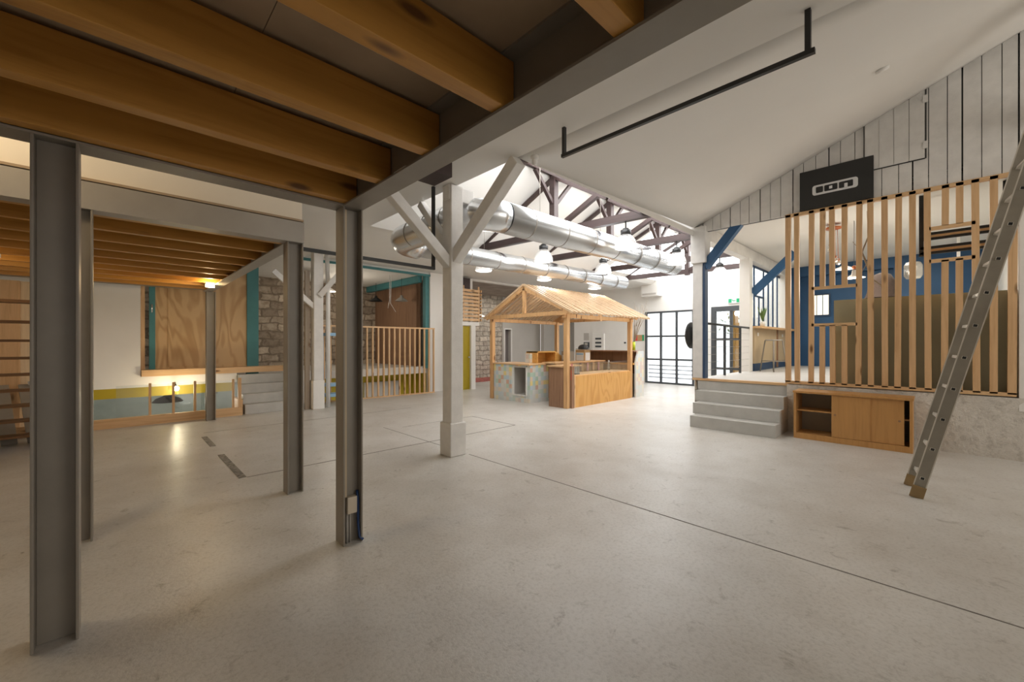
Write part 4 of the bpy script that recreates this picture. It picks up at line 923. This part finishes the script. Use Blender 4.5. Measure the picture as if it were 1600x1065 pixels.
# void guard at the left
t = thing('void_guard', 'low wooden kerb with short posts and glass around the floor opening', 'guard', (0.7, 9.55, 0))
MB().box(-1.2, 1.80, 9.56, 9.62, 0.0, 0.16).obj('kerb', PINE_X, t); MB().box(1.76, 1.82, 9.62, 10.3, 0, 0.30).obj('kerb_end', PINE_Y, t)
for x in (0.43, 0.75, 1.06, 1.66): MB().box(x-0.018, x+0.018, 9.60, 9.64, 0.16, 0.72).obj('post', PINE_Z, t)
MB().box(1.74, 1.79, 9.58, 9.64, 0.16, 0.74).obj('post', PINE_Z, t)
MB().box(0.0, 1.76, 9.625, 9.629, 0.16, 0.70).obj('pane', GLASS, t)
t = thing('kitchen_pendant', 'dark dome pendant seen down in the lower level', 'pendant lamp', (0.75, 11.2, 0.3))
MB().lathe((0.78, 11.2, 0.20), [(0.26, 0), (0.2, 0.07), (0.08, 0.12), (0.04, 0.17), (0, 0.17)]).obj('shade', BLACK, t)
MB().tube([(0.78, 11.2, 0.37), (0.78, 11.2, 0.54)], 0.005, 6).obj('cord', BLACK, t)
t = thing('bare_bulb', 'glaring bare bulb seen through the low guard', 'bulb', (0.83, 10.1, 0.5))
MB().ball((0.83, 10.1, 0.56), 0.045).obj('bulb', BULB, t); MB().tube([(0.83, 10.14, 0.58), (0.83, 10.35, 0.66)], 0.012, 8).obj('bracket', BLACK, t)
point('bulb_glow', (0.83, 10.02, 0.50), 9, (1.0, 0.84, 0.58), 0.05)
point('lower_level_lamp', (1.2, 12.5, 0.1), 20, (1.0, 0.95, 0.85), 0.15)
point('stone_room_lamp', (4.6, 12.0, 2.6), 32, (1.0, 0.9, 0.75), 0.2)
point('lower_yellow_light', (4.6, 10.85, 0.2), 1.1, (1.0, 0.9, 0.7), 0.1)  # point light behind the slats, without a fixture
t = thing('kitchen_tap', 'dark kitchen mixer tap seen down in the lower level', 'tap', (1.55, 12.2, -0.1))
MB().tube([(1.55, 12.2, -0.5), (1.55, 12.2, 0.22), (1.78, 12.2, 0.22)], 0.02, 8).obj('spout', STEEL, t)
box(-4, 3.2, 12.0, 12.6, -0.6, -0.5).obj('sink_top', GREYW, t); box(-4, 3.2, 12.05, 12.55, -1.6, -0.6).obj('sink_unit', WHITE, t)
# pendants in the stone room
def cone(x, y, z, label, m2, r=0.2):
    t = thing('cone_pendant', label, 'pendant lamp', (x, y, z), 'cone pendants in the raised stone room')
    MB().lathe((x, y, z), [(r, 0), (r*0.6, 0.07), (0.05, 0.12), (0.04, 0.18), (0, 0.18)]).obj('shade', m2, t)
    MB().tube([(x, y, z+0.18), (x, y, 3.42)], 0.005, 6).obj('cord', BLACK, t)
cone(6.2, 12.9, 2.82, 'black cone pendant against the stone wall', BLACK, 0.22); cone(6.3, 11.4, 2.72, 'pale disc pendant by the right teal post', STEEL_L, 0.2)
cone(4.3, 12.0, 2.9, 'white disc pendant seen left of the tall steel column', WHITE, 0.25)
tag(MB().tube([(5.75, 11.1, 3.42), (5.75, 11.1, 2.7), (5.7, 11.1, 2.45)], 0.007, 6).tube([(5.80, 11.1, 3.42), (5.78, 11.1, 2.6), (5.95, 11.1, 2.35)], 0.007, 6).obj('loose_wires', WHITE), 'loose white wires dangling in the teal framed opening', 'wire')
# slat screen above the yellow door
t = thing('slat_screen', 'box screen of stacked wooden slats above the yellow door', 'screen', (7.9, 10.0, 2.1))
for k in range(9):
    z = 2.12 + 0.112*k
    MB().box(7.5, 8.22, 9.96, 9.99, z, z+0.075).obj('slat', PINE_X, t); MB().box(8.24, 8.27, 9.92, 10.3, z, z+0.075).obj('slat', PINE_Y, t)
MB().box(8.19, 8.235, 9.995, 10.03, 2.1, 3.2).obj('upright', PINE_Z, t); MB().box(7.6, 7.64, 9.995, 10.03, 2.1, 3.2).obj('upright', PINE_Z, t)
tag(box(7.62, 7.95, 10.1, 10.3, 3.12, 3.45).obj('beam_end', BROWN), 'dark beam end above the slat screen', 'beam')
for (x, y, z, lb) in ((9.9, 12.0, 2.45, 'white disc pendant in front of the annex stone wall'), (9.3, 12.6, 2.8, 'partly hidden disc pendant higher in the annex')):
    t = thing('disc_pendant', lb, 'pendant lamp', (x, y, z), 'disc pendants in the annex')
    MB().lathe((x, y, z), [(0.24, 0), (0.15, 0.04), (0.04, 0.07), (0, 0.07)]).obj('shade', WHITE, t); MB().lathe((x, y, z-0.002), [(0.0, 0), (0.21, 0)]).obj('lens', BULBW, t)
    MB().tube([(x, y, z+0.07), (x, y, 3.46)], 0.004, 6).obj('cord', BLACK, t)
tag(box(9.2, 12.2, 11.7, 13.1, 0.001, 0.012).obj('rug', paint('red_rug', (0.36, 0.10, 0.08), 0.95, 0.6, 7, 0.2)), 'patterned red rug in front of the annex stone wall', 'rug')

# ------------------------------------------------------------ open stair at the far left
t = thing('open_stair', 'open wooden stair with thin treads behind the nearest column', 'stairs', (-1.2, 8.0, 0))
for k in range(9):
    f_ = k/8.0; z = 0.15 + 0.22*k; dep = 5.75 - 1.05*f_**1.6
    y = dep*1.56 - 0.1
    MB().box(-2.6, -0.55, y-0.13, y+0.13, z-0.03, z).obj('tread', wood('dark_tread_%d' % k, (0.26, 0.13, 0.045), (0.18, 0.08, 0.03), 'x', False) if k == 0 else bpy.data.materials['dark_tread_0'], t)
t_st = t
MB().bar((-0.53, 8.85, 0.0), (-0.53, 7.1, 2.2), 0.04, 0.2).obj('stringer', PINE_Y, t)
MB().bar((-2.62, 8.85, 0.0), (-2.62, 7.1, 2.2), 0.04, 0.2).obj('stringer', PINE_Y, t)
tag(box(-4, -0.9, 9.80, 9.84, 0, 2.38).obj('board_wall', wood('pale_board', (0.70, 0.56, 0.38), (0.62, 0.48, 0.31), 'z', False)), 'pale wooden board wall behind the open stair', 'board wall')
tag(box(-1.25, -1.06, 9.74, 9.80, 0.0, 2.38).obj('wide_board', PINE_Z), 'darker knotty upright board behind the open stair', 'board')
for i, x in enumerate((-1.42, -1.17, -0.93)):
    tag(MB().bar((x+0.10, 8.98, 0.01), (x-0.05, 9.55, 0.80), 0.15, 0.03).obj('leaning_plank', STEEL), '%s grey plank from the left leaning under the open stair' % ORD[i], 'plank', 'grey planks leaning under the stair')
t = thing('folding_trestle', 'pale metal trestle frame propped beside the leaning planks', 'trestle', (-0.8, 9.2, 0))
MB().bar((-0.95, 9.5, 0.82), (-0.45, 9.5, 0.92), 0.06, 0.06).obj('top_bar', STEEL_L, t)
for x in (-0.78, -0.55): MB().bar((x+0.12, 9.2, 0.01), (x, 9.5, 0.86), 0.05, 0.04).obj('leg', STEEL_L, t)
struct(box(-7, -6.9, -6, 10.4, 0, 3.43).obj('wall_left', WARMW))
struct(box(-7, 16, -6.1, -6.0, 0, 0.9).obj('wall_rear', WHITE))
for o in bpy.data.objects:
    if '_w' in o: del o['_w']
